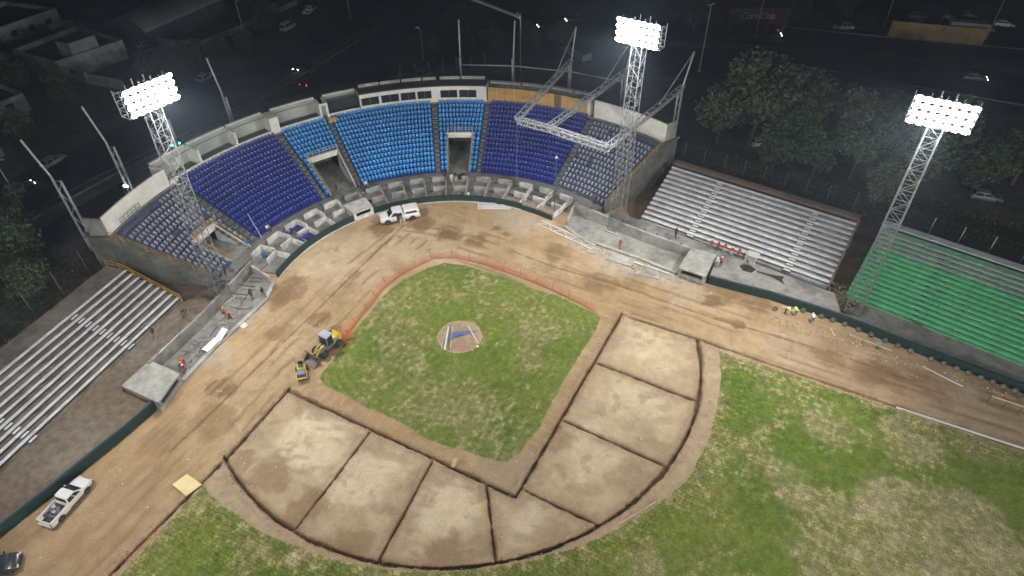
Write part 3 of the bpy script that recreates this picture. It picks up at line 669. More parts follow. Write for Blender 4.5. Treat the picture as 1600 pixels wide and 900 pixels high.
apron('concrete_walkway',[(45.9,-30.1),(49.4,-35.1),(53.55,-40.5),(57.5,-45.5),(62,-51.2),(64,-49),(53,-32.6),(50.4,-29.0),(47.5,-29.2)],.6,M_CONC_D)
# ================================================================== BLEACHERS
M_TIER_G=surf('grey bleacher deck',(.30,.305,.31),var=.25,scale=1.5,grime=.4,gscale=.4,col2=(.21,.205,.20))
M_TIER_B=surf('rusty brown bleacher deck',(.17,.15,.115),var=.3,scale=1.5,grime=.4,gscale=.4,col2=(.085,.066,.05))
M_TIER_GR=surf('scuffed green deck paint',(.11,.46,.22),var=.25,scale=2.2,gscale=1.2,col2=(.19,.26,.14))
M_PLANK_W=surf('white painted plank',(.62,.62,.64),var=.12,scale=1.2,grime=.2,gscale=.9)
M_PLANK_G=surf('pale grey plank',(.60,.60,.60),var=.15,scale=1.2,grime=.25,gscale=.7)
M_PLANK_GR=surf('green painted plank',(.12,.55,.26),var=.15,scale=1.2,gscale=.8,col2=(.11,.45,.21))
M_PLANK_PU=surf('bleached grey plank',(.36,.37,.38),var=.15,scale=1.0,gscale=.9)
M_RUST=surf('rusty steel',(.15,.105,.075),var=.3,scale=2)
M_STEPW=surf('white step paint',(.72,.71,.68),var=.12)
M_STEPG=surf('worn green step',(.07,.26,.13),var=.3)
M_LEDGE=surf('brown painted ledge',(.15,.105,.075),var=.25)
def bleacher(label, F, u, n, L, rows, z0, tread, rise, deck, planks, plank_w, top_rows, steps, side=None, cuts=3, rail=None, facemat=None, stepm=None, ledge=None):
    """planked stand: F front corner, u along, n up the slope"""
    t=thing('bleachers',label,'bleachers',(F[0],F[1],0)); U=Vector((*u,0)).normalized(); N=Vector((*n,0)).normalized(); F=Vector((*F,0))
    at=lambda a,b,z: F+U*a+N*b+Vector((0,0,z))
    mb=MB(); tot=rows+top_rows
    for k in range(tot):
        z=z0+k*rise if k<rows else z0+rows*rise
        b0,b1=k*tread,(k+1)*tread+(.0 if k<tot-1 else .3)
        vs=[at(0,b0,0),at(L,b0,0),at(L,b1,0),at(0,b1,0),at(0,b0,z),at(L,b0,z),at(L,b1,z),at(0,b1,z)]
        fs=[(4,5,6,7),(0,1,5,4)]+([(2,3,7,6)] if k==tot-1 else [])
        mb.add(vs,fs,0); mb.add(vs,[(3,0,4,7),(1,2,6,5)],1)
    mb.build('deck',[deck,facemat or M_RUST],t)
    for k in range(rows):
        z=z0+k*rise+.36; b=k*tread+tread*.62
        pm=planks(k)
        xs=[L*i/cuts for i in range(cuts+1)]
        for i in range(cuts):
            mb=MB(); j=random.uniform(-.012,.012); mb.bar(at(xs[i]+.012,b,z+j),at(xs[i+1]-.012,b,z+j*.3),plank_w,.07); mb.build('plank',pm,t)
        mb=MB()
        for i in range(int(L/2.2)): mb.bar(at(1.1+i*2.2,b,z-.37),at(1.1+i*2.2,b,z-.03),.07,.12)
        tag(mb.build('plank_bracket',M_STEEL_D,t),kind='stuff')
    for s in steps:
        for k in range(rows):
            mb=MB(); mb.bar(at(s,k*tread+.12,z0+k*rise+.03),at(s+1.1,k*tread+.12,z0+k*rise+.03),.40,.30,1); mb.bar(at(s+.1,k*tread+.12,z0+k*rise+.05),at(s+1.0,k*tread+.12,z0+k*rise+.05),.24,.34); 
            mb.build('step',[stepm or M_STEPW,M_STEEL_D],t)
    if ledge:
        mb=MB(); b0=tot*tread+.32; z=z0+rows*rise+.35; mb.bar(at(-.1,b0+.6,z),at(L+.1,b0+.6,z),1.2,.16); mb.bar(at(-.1,b0+1.1,z/2),at(L+.1,b0+1.1,z/2),.2,z-.2); mb.build('back_ledge',ledge,t)
    if side is not None:
        mb=MB(); 
        for a in side: mb.bar(at(a,-.2,z0-.1),at(a,tot*tread+.3,z0+rows*rise+.2),.22,.5)
        for a in side: mb.build('stringer',M_RUST,t)
    if rail is not None:
        mb=MB(); n_=10
        q=lambda s,h: at(rail,s*tot*tread,z0+min(s*tot/rows,1)*rows*rise+h)
        for i in range(n_):
            for h in (.5,1.0): mb.bar(q(i/n_,h),q((i+1)/n_,h),.06)
            if i%2==0: mb.bar(q(i/n_,0),q(i/n_,1.0),.07)
        mb.bar(q(1,0),q(1,1),.08); mb.build('handrail',M_YEL,t)
    return t
def nrm(a,b): l=math.hypot(a,b); return (a/l,b/l)
u=nrm(.615,-.788); bleacher('grey planked bleachers between the grandstand and the green bleachers',(30.9,-3.7),u,(-u[1],u[0]),26.8,12,1.0,.84,.335,M_TIER_G,
    lambda k: M_PLANK_G,.5,0,(7.2,20.9),side=(26.9,),cuts=3,ledge=M_LEDGE)
u=nrm(-.58,-.815); bleacher('white planked bleachers on a brown deck beside the dirt track',(-32.6,-2.0),u,(u[1],-u[0]),38.0,9,1.0,.86,.36,M_TIER_B,
    lambda k: M_PLANK_W,.38,3,(8.2,22.0),cuts=4,rail=.05)
u=nrm(.572,-.82); bleacher('green painted bleachers with grey upper planks',(48.6,-26.8),u,(-u[1],u[0]),30.5,15,.65,.70,.285,M_TIER_GR,
    lambda k: M_PLANK_PU if k>=11 else M_PLANK_GR,.46,1,(8.0,25.0),cuts=3,stepm=M_STEPG,ledge=M_PLANK_PU)
# white rail up the white-planked bleachers
# ================================================================== FLOODLIGHT TOWERS
M_MAST=surf('white lattice steel',(.21,.215,.215),rough=.5,metal=.2,var=.1)
M_LENS=glow('lit flood lens',(1.0,.99,.97),60.0); M_SHADE=surf('lamp housing',(.45,.46,.47),rough=.4,metal=.5)
def lamp_meshes():
    a=MB(); a.lathe((0,0,0),(0,1,0),[(.10,-.38),(.26,-.25),(.42,.0),(.44,.03),(.41,.03)],12); h=a.mesh('lamp_housing',M_SHADE,True)
    b=MB(); b.lathe((0,0,0),(0,1,0),[(.405,.0),(.40,.10),(.30,.19),(.10,.24)],14); l=b.mesh('lamp_lens',M_LENS,True); return h,l
LAMP_H,LAMP_L=lamp_meshes()
def flood_tower(label, base, face, cols, H=26.8, rows=4, w0=1.75, w1=1.35, aim=(0,-22,0), spread=150, power=1.0, top=None):
    t=thing('floodlight_tower',label,'floodlight',(base[0],base[1],0),group=None)
    fx,fy=nrm(*face); ax=Vector((-fy,fx,0)); fo=Vector((fx,fy,0)); O=Vector((0,0,0))
    off=Vector((0,0,0)) if top is None else Vector((top[0]-base[0],top[1]-base[1],0))
    cor=lambda s1,s2,z: ax*(s1*(w0+(w1-w0)*z/H)/2)+fo*(s2*(w0+(w1-w0)*z/H)/2)+Vector((0,0,z))+off*(z/H)
    for s1,s2 in ((-1,-1),(1,-1),(1,1),(-1,1)):
        mb=MB(); mb.bar(cor(s1,s2,0),cor(s1,s2,H+3.0),.085); mb.build('leg',M_MAST,t,False)
    mb=MB(); nz=21; qs=((-1,-1),(1,-1),(1,1),(-1,1))
    for k in range(nz):
        za,zb=H*k/nz,H*(k+1)/nz
        for j in range(4):
            a,b=qs[j],qs[(j+1)%4]
            if k%2: a,b=b,a
            mb.bar(cor(*a,za),cor(*b,zb),.04); mb.bar(cor(*a,zb),cor(*b,zb),.035)
    mb.build('lattice',M_MAST,t,False)
    mb=MB(); mb.box((0,0,.12),(w0+.7,w0+.7,.3),math.atan2(fy,fx)); mb.build('footing',M_CONC,t,False)
    W_=(cols-1)*.80; z0=H+.25
    mb=MB()
    for d in (.55,-.75):
        for r in range(rows): mb.bar(ax*(-W_/2-.5)+fo*d+Vector((0,0,z0+r*.77-.42))+off,ax*(W_/2+.5)+fo*d+Vector((0,0,z0+r*.77-.42))+off,.07)
        for k in range(5):
            x=-W_/2-.45+(W_+.9)*k/4; mb.bar(ax*x+fo*d+Vector((0,0,z0-.5))+off,ax*x+fo*d+Vector((0,0,z0+rows*.77-.75))+off,.07)
    for r in range(rows):
        for x in (-W_/2-.45,0,W_/2+.45): mb.bar(ax*x+fo*.55+Vector((0,0,z0+r*.77-.45))+off,ax*x-fo*.75+Vector((0,0,z0+r*.77-.45))+off,.06)
    mb.build('lamp_frame',M_MAST,t,False)
    th=math.atan2(-fx,fy)
    for r in range(rows):
        for c in range(cols):
            o=link('floodlight',LAMP_H,t); o.location=ax*(c*.80-W_/2)+fo*.95+Vector((0,0,z0+r*.77))+off
            e=R(-34+random.uniform(-5,5)); o.rotation_euler=(e,0,th+random.uniform(-.15,.15))
            link('lens',LAMP_L,o)
    l=bpy.data.lights.new('bank_light','SPOT'); l.energy=FLOOD_W*power; l.spot_size=R(spread); l.spot_blend=.7; l.shadow_soft_size=.4; l.color=(1.0,.965,.90)
    o=bpy.data.objects.new('bank_light',l); COL.objects.link(o); o.parent=t; p=fo*2.0+Vector((0,0,H+1.2))+off; o.location=p
    o.rotation_euler=(Vector(aim)-(Vector((base[0],base[1],0))+p)).to_track_quat('-Z','Y').to_euler()
    l=bpy.data.lights.new('bank_spill','POINT'); l.energy=FLOOD_W*.17; l.shadow_soft_size=1.2; l.color=(.93,.95,1.0)
    o=bpy.data.objects.new('bank_spill',l); COL.objects.link(o); o.parent=t; o.location=fo*3.4+Vector((0,0,H+2.0))+off
    return t
flood_tower('lit lattice floodlight tower by the white-planked bleachers',(-27.9,-2.2),(.645,-.764),7,top=(-27.3,-1.9),power=.75)
flood_tower('lit lattice floodlight tower between the grey seats and grey bleachers',(27.0,-3.8),(-.80,-.60),7,top=(27.5,-3.6),H=27.4,power=.75)
flood_tower('lit lattice floodlight tower in front of the green bleachers',(47.6,-29.4),(-.75,-.66),7,H=26.0,power=.8)
for lb,b,f,p in (('added unseen floodlight tower beyond the first base bleachers',(-50.5,-29.4),(.8,.6),.35),('added unseen floodlight tower behind left centre field',(36,-121),(-.3,.95),3.2),('added unseen floodlight tower behind right centre field',(-38,-119),(.3,.95),3.2)):  # towers out of view, added to light the field and stands
    flood_tower(lb,b,f,7,power=p,aim=(0,-8 if p>2 else -22,0))
# ================================================================== ROOF FRAME UNDER CONSTRUCTION
M_TUBE=surf('grey primed tube',(.40,.42,.43),rough=.5,metal=.15,var=.1)
PR=52.0
def pylon(az,label,boom=None,tall=True,short_top=12.2,cat='steel column',group=None):
    a=R(az); er=Vector((math.sin(a),math.cos(a),0)); et=Vector((math.cos(a),-math.sin(a),0)); b=Vector((CX,CY,0))+er*PR
    t=thing('roof_pylon',label,cat,tuple(b))
    l1=lambda z: b+er*(.55+.0*z)+Vector((0,0,z)); l2=lambda z: b-er*.65+Vector((0,0,z))
    zt=short_top
    mb=MB(); mb.tube(l1(0),l1(zt),.17,n=8); mb.tube(l1(zt),l1(zt)+er*1.6+Vector((0,0,5.2)) if tall else l1(zt)+Vector((0,0,.3)),.15,n=8); mb.build('mast',M_TUBE,t)
    mb=MB(); mb.tube(l2(0),l2(zt-.4),.17,n=8); mb.build('leg',M_TUBE,t)
    mb=MB(); n=6
    for k in range(n):
        z=.6+(zt-1.2)*k/n; z2=.6+(zt-1.2)*(k+1)/n
        p,q=(l1,l2) if k%2 else (l2,l1)
        mb.bar(p(z),q(z2),.10)
    mb.bar(l1(zt-.6),l2(zt-.6),.1); mb.build('bracing',M_TUBE,t)
    return t,l1(zt),l1(zt)+er*1.6+Vector((0,0,5.2)),l2(zt-.4)
names={-60.5:'leaning twin column outside the end wall of the left grey seats',-50:'twin column behind the blank white wall of the left grey seats',-39.5:'twin column behind the navy seats near the green lamp',
       -28.5:'twin column behind the left light blue seats',17:'single tall column behind the press box windows',27.5:'twin column behind the plywood boards'}
PY={}
for az in (-60.5,-50,-39.5,-28.5,17,27.5):
    PY[az]=pylon(az,names[az])
def truss(name,p0,p1,side,dn,nseg,t,w=.14,d=.08):
    """three-sided lattice girder: two top chords, one bottom chord"""
    p0=Vector(p0);p1=Vector(p1); s=Vector(side).normalized()*.42; D=Vector((0,0,-dn))
    mb=MB(); T=lambda k,o: p0.lerp(p1,k/nseg)+o
    mb.bar(T(0,s),T(nseg,s),w); mb.bar(T(0,-s),T(nseg,-s),w); mb.build(name+'_chord',M_TUBE,t)
    mb=MB(); mb.bar(T(0,D),T(nseg,D),w); mb.build(name+'_chord',M_TUBE,t)
    mb=MB()
    for k in range(nseg):
        mb.bar(T(k,s),T(k+.5,D),d); mb.bar(T(k+.5,D),T(k+1,s),d); mb.bar(T(k,-s),T(k+.5,D),d); mb.bar(T(k+.5,D),T(k+1,-s),d); mb.bar(T(k,s),T(k,-s),d); mb.bar(T(k,s),T(k+1,-s),d)
    mb.bar(T(nseg,s),T(nseg,-s),d); mb.bar(T(0,s),T(0,D),d); mb.bar(T(nseg,s),T(nseg,D),d); mb.build(name+'_web',M_TUBE,t)
rf=thing('roof_frame','white steel canopy frame of three booms over the right navy seats','roof frame',(36,20,0))
FR={39:(16.2,9.75,13.2),50:(19.55,5.9,13.2),61.5:(25.3,-2.05,13.2)}
tops={}
for az,f in FR.items():
    a=R(az); er=Vector((math.sin(a),math.cos(a),0)); b=Vector((CX,CY,0))+er*PR; o1=b+er*.55; o2=b-er*.65
    for o,zt,nm in ((o1,12.2,'mast'),(o2,11.9,'leg')):
        mb=MB(); mb.tube((o.x,o.y,0),(o.x,o.y,zt),.17); 
        if nm=='mast': mb.tube((o.x,o.y,zt),o+er*1.7+Vector((0,0,17.2)),.15)
        mb.build(nm,M_TUBE,rf)
    mb=MB()
    for k in range(7):
        p,q=(o1,o2) if k%2 else (o2,o1); mb.bar((p.x,p.y,.6+1.55*k),(q.x,q.y,.6+1.55*(k+1)),.1)
    mb.build('bracing',M_TUBE,rf)
    F_=Vector(f); top=o1+Vector((0,0,12.2)); d=(F_-top); side=Vector((d.y,-d.x,0))
    truss('boom',top,F_,side,.95,12,rf)
    mb=MB(); mb.bar(o1+er*1.7+Vector((0,0,17.2)),top.lerp(F_,.36),.13); mb.build('stay',M_TUBE,rf)
    tops[az]=(top,o1+er*1.7+Vector((0,0,17.2)))
fk=list(FR.values())
for p,q,n in ((fk[0],fk[1],4),(fk[1],fk[2],8)):
    d=Vector(q)-Vector(p); truss('front_beam',p,q,Vector((d.y,-d.x,0)),.9,n,rf,w=.17)
mb=MB()
for p,q in ((17,27.5),(27.5,39),(39,50)):
    z=10.0; A=Vector((CX+(PR+.55)*math.sin(R(p)),CY+(PR+.55)*math.cos(R(p)),z)); B=Vector((CX+(PR+.55)*math.sin(R(q)),CY+(PR+.55)*math.cos(R(q)),z)); mb.bar(A,B,.18)
mb.build('tie_beam',M_TUBE,rf)
mb=MB(); mb.bar((16.2,9.75,12.3),(16.0,9.6,1.5),.025); mb.build('hanging_cable',M_STEEL,rf)
# ================================================================== VEHICLES
def car_paint(name,col,rough=.28):
    m,nt,b=_mat(name); L=nt.links.new
    geo=_n(nt,'ShaderNodeNewGeometry'); n1=_n(nt,'ShaderNodeTexNoise',Scale=1.7,Detail=5.0); L(geo.outputs['Position'],n1.inputs['Vector'])
    r=_n(nt,'ShaderNodeMapRange'); r.inputs['From Min'].default_value=.4; r.inputs['From Max'].default_value=.75; r.inputs['To Max'].default_value=.3; L(n1.outputs['Fac'],r.inputs['Value'])
    mx=_n(nt,'ShaderNodeMix',data_type='RGBA'); mx.inputs[6].default_value=list(col)+[1]; mx.inputs[7].default_value=[c*.6+.06 for c in col]+[1]
    L(r.outputs[0],mx.inputs[0]); L(mx.outputs[2],b.inputs['Base Color']); b.inputs['Roughness'].default_value=rough
    b.inputs['Coat Weight'].default_value=.3; return m
P_WHITE=car_paint('white car paint',(.66,.66,.65)); P_BLACK=car_paint('black car paint',(.025,.028,.032)); P_SILVER=car_paint('silver car paint',(.35,.36,.37))
P_DARKRED=car_paint('dark red car paint',(.12,.015,.015)); P_GREYC=car_paint('grey car paint',(.13,.14,.15)); P_TAN=car_paint('beige car paint',(.35,.31,.24))
M_RIM=surf('alloy wheel',(.42,.43,.44),rough=.35,metal=.6,var=.1); M_TRIM=surf('black trim',(.03,.03,.032),rough=.5,var=.1)
M_HEAD=glass('headlight glass',(.55,.56,.58),.1); M_TAIL=surf('red tail light',(.35,.01,.01),rough=.25,var=.05)
M_TAILON=glow('lit tail light',(1,.03,.02),5.0); M_HEADON=glow('lit headlight',(1,.93,.8),14.0); M_AMBER=glow('lit amber light',(1,.25,.06),4)
def wheel_meshes(r,w):
    a=MB(); a.lathe((0,0,0),(0,1,0),[(r*.62,-w*.5),(r*.93,-w*.5),(r,-w*.3),(r,w*.3),(r*.93,w*.5),(r*.62,w*.5)],20); ty=a.mesh('tyre',M_BLACK,True)
    b=MB(); b.lathe((0,0,0),(0,1,0),[(r*.63,-w*.42),(r*.60,-w*.45),(r*.2,-w*.36),(r*.12,-w*.44)],12); b.lathe((0,0,0),(0,1,0),[(r*.12,w*.44),(r*.2,w*.36),(r*.6,w*.45),(r*.63,w*.42)],12)
    for k in range(6):
        t=k*math.pi/3
        for s in (-1,1): b.bar((r*.15*math.cos(t),s*w*.43,r*.15*math.sin(t)),(r*.58*math.cos(t),s*w*.43,r*.58*math.sin(t)),.07,.04)
    ri=b.mesh('rim',M_RIM,False); return ty,ri
WH={}
def wheel(par,x,y,r=.38,w=.25,rim=True,mats=None):
    k=(round(r,2),round(w,2))
    if k not in WH: WH[k]=wheel_meshes(r,w)
    o=link('wheel',WH[k][0],par); o.location=(x,y,r); o.rotation_euler=(0,random.uniform(0,6),0)
    if rim: link('rim',WH[k][1],o)
    return o
def ring(x,hw,z0,z1,r=.09):
    return [(x,-hw*.9,z0),(x,-hw,z0+.16),(x,-hw,z1-r*1.6),(x,-hw+r*.8,z1-r*.25),(x,-hw+r*2.2,z1),(x,hw-r*2.2,z1),(x,hw-r*.8,z1-r*.25),(x,hw,z1-r*1.6),(x,hw,z0+.16),(x,hw*.9,z0)]
def panel(mb,a,b,c,d,out,th=.025,mi=0):
    o=Vector(out)*th; V=[Vector(k) for k in (a,b,c,d)]
    mb.add([v-o*.3 for v in V]+[v+o for v in V],((3,2,1,0),(4,5,6,7),(0,1,5,4),(1,2,6,5),(2,3,7,6),(3,0,4,7)),mi)
def lerp2(a,b,c,d,u,v): 
    a,b,c,d=[Vector(k) for k in (a,b,c,d)]; return (a.lerp(b,u)).lerp(d.lerp(c,u),v)
def vehicle(name,label,cat,loc,heading,paint,L=4.4,Wd=1.78,H=1.48,belt=.92,hood=.9,tail=None,cab=(-2.0,-1.6,.35,1.15),bed=None,wr=.34,wb=None,detail=True,lit=None,glassm=None,group=None,nose=.62,open_door=False):
    """cab: base rear, roof rear, roof front, base front"""
    t=thing(name,label,cat,(loc[0],loc[1],loc[2] if len(loc)>2 else 0),math.atan2(heading[1],heading[0]),group)
    hw=Wd/2; x0,x1=-L/2,L/2; c0,c1,c2,c3=cab; tail=belt if tail is None else tail; g=.26 if not bed else .36
    wb=wb or L*.585; glassm=glassm or M_GLASS
    mb=MB(); st=[ring(x0,hw*.86,g+.12,tail-.06),ring(x0+.12,hw*.97,g,tail)]
    if bed=='open': st=[ring(c0-.04,hw,g,belt),]
    else: st += [ring(c0+.1,hw,g,max(tail,belt)*1.0 if c0>x0+.5 else belt)]
    st += [ring(0,hw,g,belt),ring(c3-.05,hw,g,belt),ring(c3+.12,hw*.99,g,hood+.03),ring(x1-.55,hw*.97,g,hood),ring(x1-.16,hw*.9,g+.02,nose+.16),ring(x1,hw*.74,g+.1,nose)]
    mb.loft(st)
    if bed=='open':                                           # load bed: floor, sides, tailgate
        bx0,bx1=x0+.06,c0-.05
        mb.box(((bx0+bx1)/2,0,.62),(bx1-bx0,Wd*.9,.12))
        for s in (-1,1): mb.box(((bx0+bx1)/2,s*(hw-.075),(g+belt)/2),(bx1-bx0,.15,belt-g))
    body=mb.build('body',paint,t,False,True)
    es=body.modifiers.new('edges','EDGE_SPLIT'); es.split_angle=R(38)
    if bed=='open':
        mb=MB(); mb.box((x0+.08,0,(g+belt)/2+.05),(.09,Wd*.93,belt-g-.1)); mb.build('tailgate',paint,t,False)
        mb=MB(); mb.box(((bx0+bx1)/2,0,.685),(bx1-bx0-.1,Wd*.8,.02)); mb.build('bed_liner',M_TRIM,t,False)
    if bed=='cap':
        mb=MB(); xa,xb=x0+.12,c0-.01
        mb.loft([ring(xa,hw*.86,tail-.02,H-.12,.07),ring(xa+.25,hw*.9,tail-.02,H+.0,.07),ring(xb-.1,hw*.9,tail-.02,H+.02,.07),ring(xb,hw*.86,tail-.02,H-.05,.07)])
        cp=mb.build('canopy',paint,t,False,True); cp.modifiers.new('edges','EDGE_SPLIT').split_angle=R(38)
        for s in (-1,1):
            mb=MB(); y=s*hw*.905; panel(mb,(xa+.3,y,tail+.2),(xb-.25,y,tail+.2),(xb-.3,y,H-.28),(xa+.38,y,H-.28),(0,s,0)); mb.build('window',glassm,cp,False)
        mb=MB(); panel(mb,(xa-.005,-hw*.6,tail+.2),(xa-.005,hw*.6,tail+.2),(xa+.03,hw*.55,H-.25),(xa+.03,-hw*.55,H-.25),(-1,0,0)); mb.build('window',glassm,cp,False)
    # cabin
    top=hw*.80; zb=belt-.03; bw=hw*.965
    B=[(c0,bw,zb),(c3,bw,zb),(c3,-bw,zb),(c0,-bw,zb)]; T=[(c1,top,H),(c2,top,H-.02),(c2,-top,H-.02),(c1,-top,H)]
    def rr(P,k): return [tuple(Vector(P[i]).lerp(Vector(P[j]),k)) for i,j in ((0,1),(1,0),(1,2),(2,1),(2,3),(3,2),(3,0),(0,3))]
    mb=MB(); rb=rr(B,.06); rt=rr(T,.09); rt0=[(x,y,z-.08) for x,y,z in rr([(x*1.0+(-.03 if i in(0,3) else .05),y*1.03,z) for i,(x,y,z) in enumerate(T)],.07)]
    mb.loft([rb[::-1],rt0[::-1],rt[::-1]]); cb=mb.build('cabin',paint,t,False,True); cb.modifiers.new('edges','EDGE_SPLIT').split_angle=R(35)
    n_f=Vector((H-belt,0,c3-c2)).normalized(); n_r=Vector((-(H-belt),0,c1-c0)).normalized()
    Bv=[Vector(k) for k in B]; Tv=[Vector((T[i][0]+(-.03 if i in (0,3) else .05),T[i][1]*1.03,T[i][2]-.08)) for i in range(4)]
    def face_panel(nm,i,j,u0,u1,v0,v1,out):
        a,b,c,d=Bv[i],Bv[j],Tv[j],Tv[i]; mb=MB()
        panel(mb,lerp2(a,b,c,d,u0,v0),lerp2(a,b,c,d,u1,v0),lerp2(a,b,c,d,u1,v1),lerp2(a,b,c,d,u0,v1),out,.02); mb.build(nm,glassm,t,False)
    face_panel('windscreen',1,2,.07,.93,.08,.97,n_f); face_panel('rear_window',3,0,.1,.9,.2,.9,n_r)
    span=c2-c1
    cuts_=[(.06,.48),(.53,.9)] if (c3-c0)>1.7 else [(.14,.88)]
    for s,(i,j) in ((1,(0,1)),(-1,(3,2))):
        for a,b in cuts_:
            if open_door and s==1 and a<.1: continue
            face_panel('side_window',i,j,a,b,.15,.93,Vector((0,s,.25)).normalized())
    if open_door:
        mb=MB(); mb.box(((c0+c3)/2-.42,hw*.985,(g+.1+belt)/2+.28),(.85,.05,belt-g+.45)); mb.build('door_opening',M_TRIM,t,False)
        mb=MB(); mb.box(((c0+c3)/2-.9,hw+.36,(g+belt)/2+.08),(.06,.75,belt-g-.05),.35); d_=mb.build('door',paint,t,False)
    ax=(wb/2,-wb/2)
    for x in ax:
        for s in (-1,1):
            wheel(t,x+.05,s*(hw-.13),wr,.24,detail)
            if detail:
                mb=MB(); n=9; ro=wr*1.2; pts=[]
                for k in range(n+1):
                    a=math.pi*k/n; pts.append((x+.05+ro*math.cos(a),wr+ro*math.sin(a)*.98))
                for (xa,za),(xb,zb2) in zip(pts[:-1],pts[1:]): mb.add([(xa,s*(hw-.10),za),(xb,s*(hw-.10),zb2),(xb,s*(hw+.015),zb2),(xa,s*(hw+.015),za),(x+.05,s*(hw+.012),wr)],((0,1,2,3),(3,2,4)))
                mb.build('wheel_arch',M_TRIM,t,False)
    hm,tm=M_HEAD,M_TAIL
    if lit and 'h' in lit: hm=M_HEADON
    if lit and 't' in lit: tm=M_TAILON
    for s in (-1,1):
        mb=MB(); mb.box((x1-.1,s*hw*.66,nose+.02),(.16,.34,.17),-s*.35); mb.build('headlight',hm,t,False)
        mb=MB(); mb.box((x0+.07,s*hw*.84,tail-.28),(.12,.17,.34)); mb.build('tail_light',tm,t,False)
        if detail: mb=MB(); mb.box((c3-.35,s*(hw+.1),belt+.08),(.1,.2,.15)); mb.build('wing_mirror',M_TRIM if paint is not P_WHITE else paint,t,False)
    if detail:
        mb=MB(); mb.box((x1-.04,0,g+.16),(.14,Wd*.8,.2)); mb.build('front_bumper',M_TRIM,t,False)
        mb=MB(); mb.box((x0-.04,0,g+.14),(.16,Wd*.86,.18)); mb.build('rear_bumper',M_STEEL if bed else M_TRIM,t,False)
        mb=MB(); mb.box((x1-.03,0,nose-.03),(.06,Wd*.42,.2)); mb.build('grille',M_TRIM,t,False)
    return t
vehicle('pickup_truck','white crew cab pickup with canopy and open door parked by the curved green wall','truck',(-2.75,8.95),(-1,-.02),P_WHITE,L=6.0,Wd=2.02,H=1.9,belt=1.16,hood=1.14,tail=1.12,cab=(-.62,-.45,1.0,1.72),bed='cap',wr=.41,wb=3.75,nose=.92,open_door=True)
vehicle('pickup_truck','small white pickup with loaded open bed on the dirt track','truck',(-41.35,-28.75),(.567,.823),P_WHITE,L=5.1,Wd=1.78,H=1.55,belt=.98,hood=.95,tail=.98,cab=(-.35,-.2,.7,1.45),bed='open',wr=.34,wb=3.1,nose=.72)
vehicle('car','black hatchback in the bottom left corner of the dirt track','car',(-46.15,-34.1),(1,.08),P_BLACK,L=4.1,Wd=1.78,H=1.5,cab=(-1.95,-1.5,.3,1.15))
# load in the open bed
lr=random.Random(3)
def bedpos(x,y): a=math.atan2(.823,.567); return (-41.35+x*math.cos(a)-y*math.sin(a),-28.75+x*math.sin(a)+y*math.cos(a))
for (x,y,r,m,lb) in ((-2.25,.5,.22,M_WHITE,'white bucket in the back corner of the pickup bed'),(-.95,.35,.17,M_WHITE,'white pail behind the cab in the pickup bed'),(-1.35,-.1,.16,M_STEEL,'grey pail in the middle of the pickup bed')):
    px,py=bedpos(x,y); t=thing('bucket',lb,'bucket',(px,py,.70),0,'buckets in the pickup bed')
    mb=MB(); mb.lathe((0,0,0),(0,0,1),[(r*.8,0),(r,.36),(r*.93,.36),(r*.75,.05)],14); mb.build('pail',m,t,False,True)
    mb=MB(); [mb.bar((r*math.cos(a),r*math.sin(a)*.3,.36+.06*math.sin(a)),(r*math.cos(a+.5),r*math.sin(a+.5)*.3,.36+.06*math.sin(a+.5)),.015) for a in np.arange(0,3.1,.5)]; mb.build('handle',M_STEEL_D,t,False)
mb=MB(); px,py=bedpos(-1.5,-.2)
for k in range(26):
    x,y=bedpos(lr.uniform(-2.2,-.7),lr.uniform(-.6,.45)); a=lr.uniform(0,3.1); mb.bar((x-.25*math.cos(a),y-.25*math.sin(a),.72+lr.uniform(0,.15)),(x+.25*math.cos(a),y+.25*math.sin(a),.72+lr.uniform(0,.2)),lr.uniform(.04,.14),.06)
tag(mb.build('tools_and_scraps',[M_STEEL_D]),'heap of dark tools and scraps in the pickup bed','tools',kind='stuff')
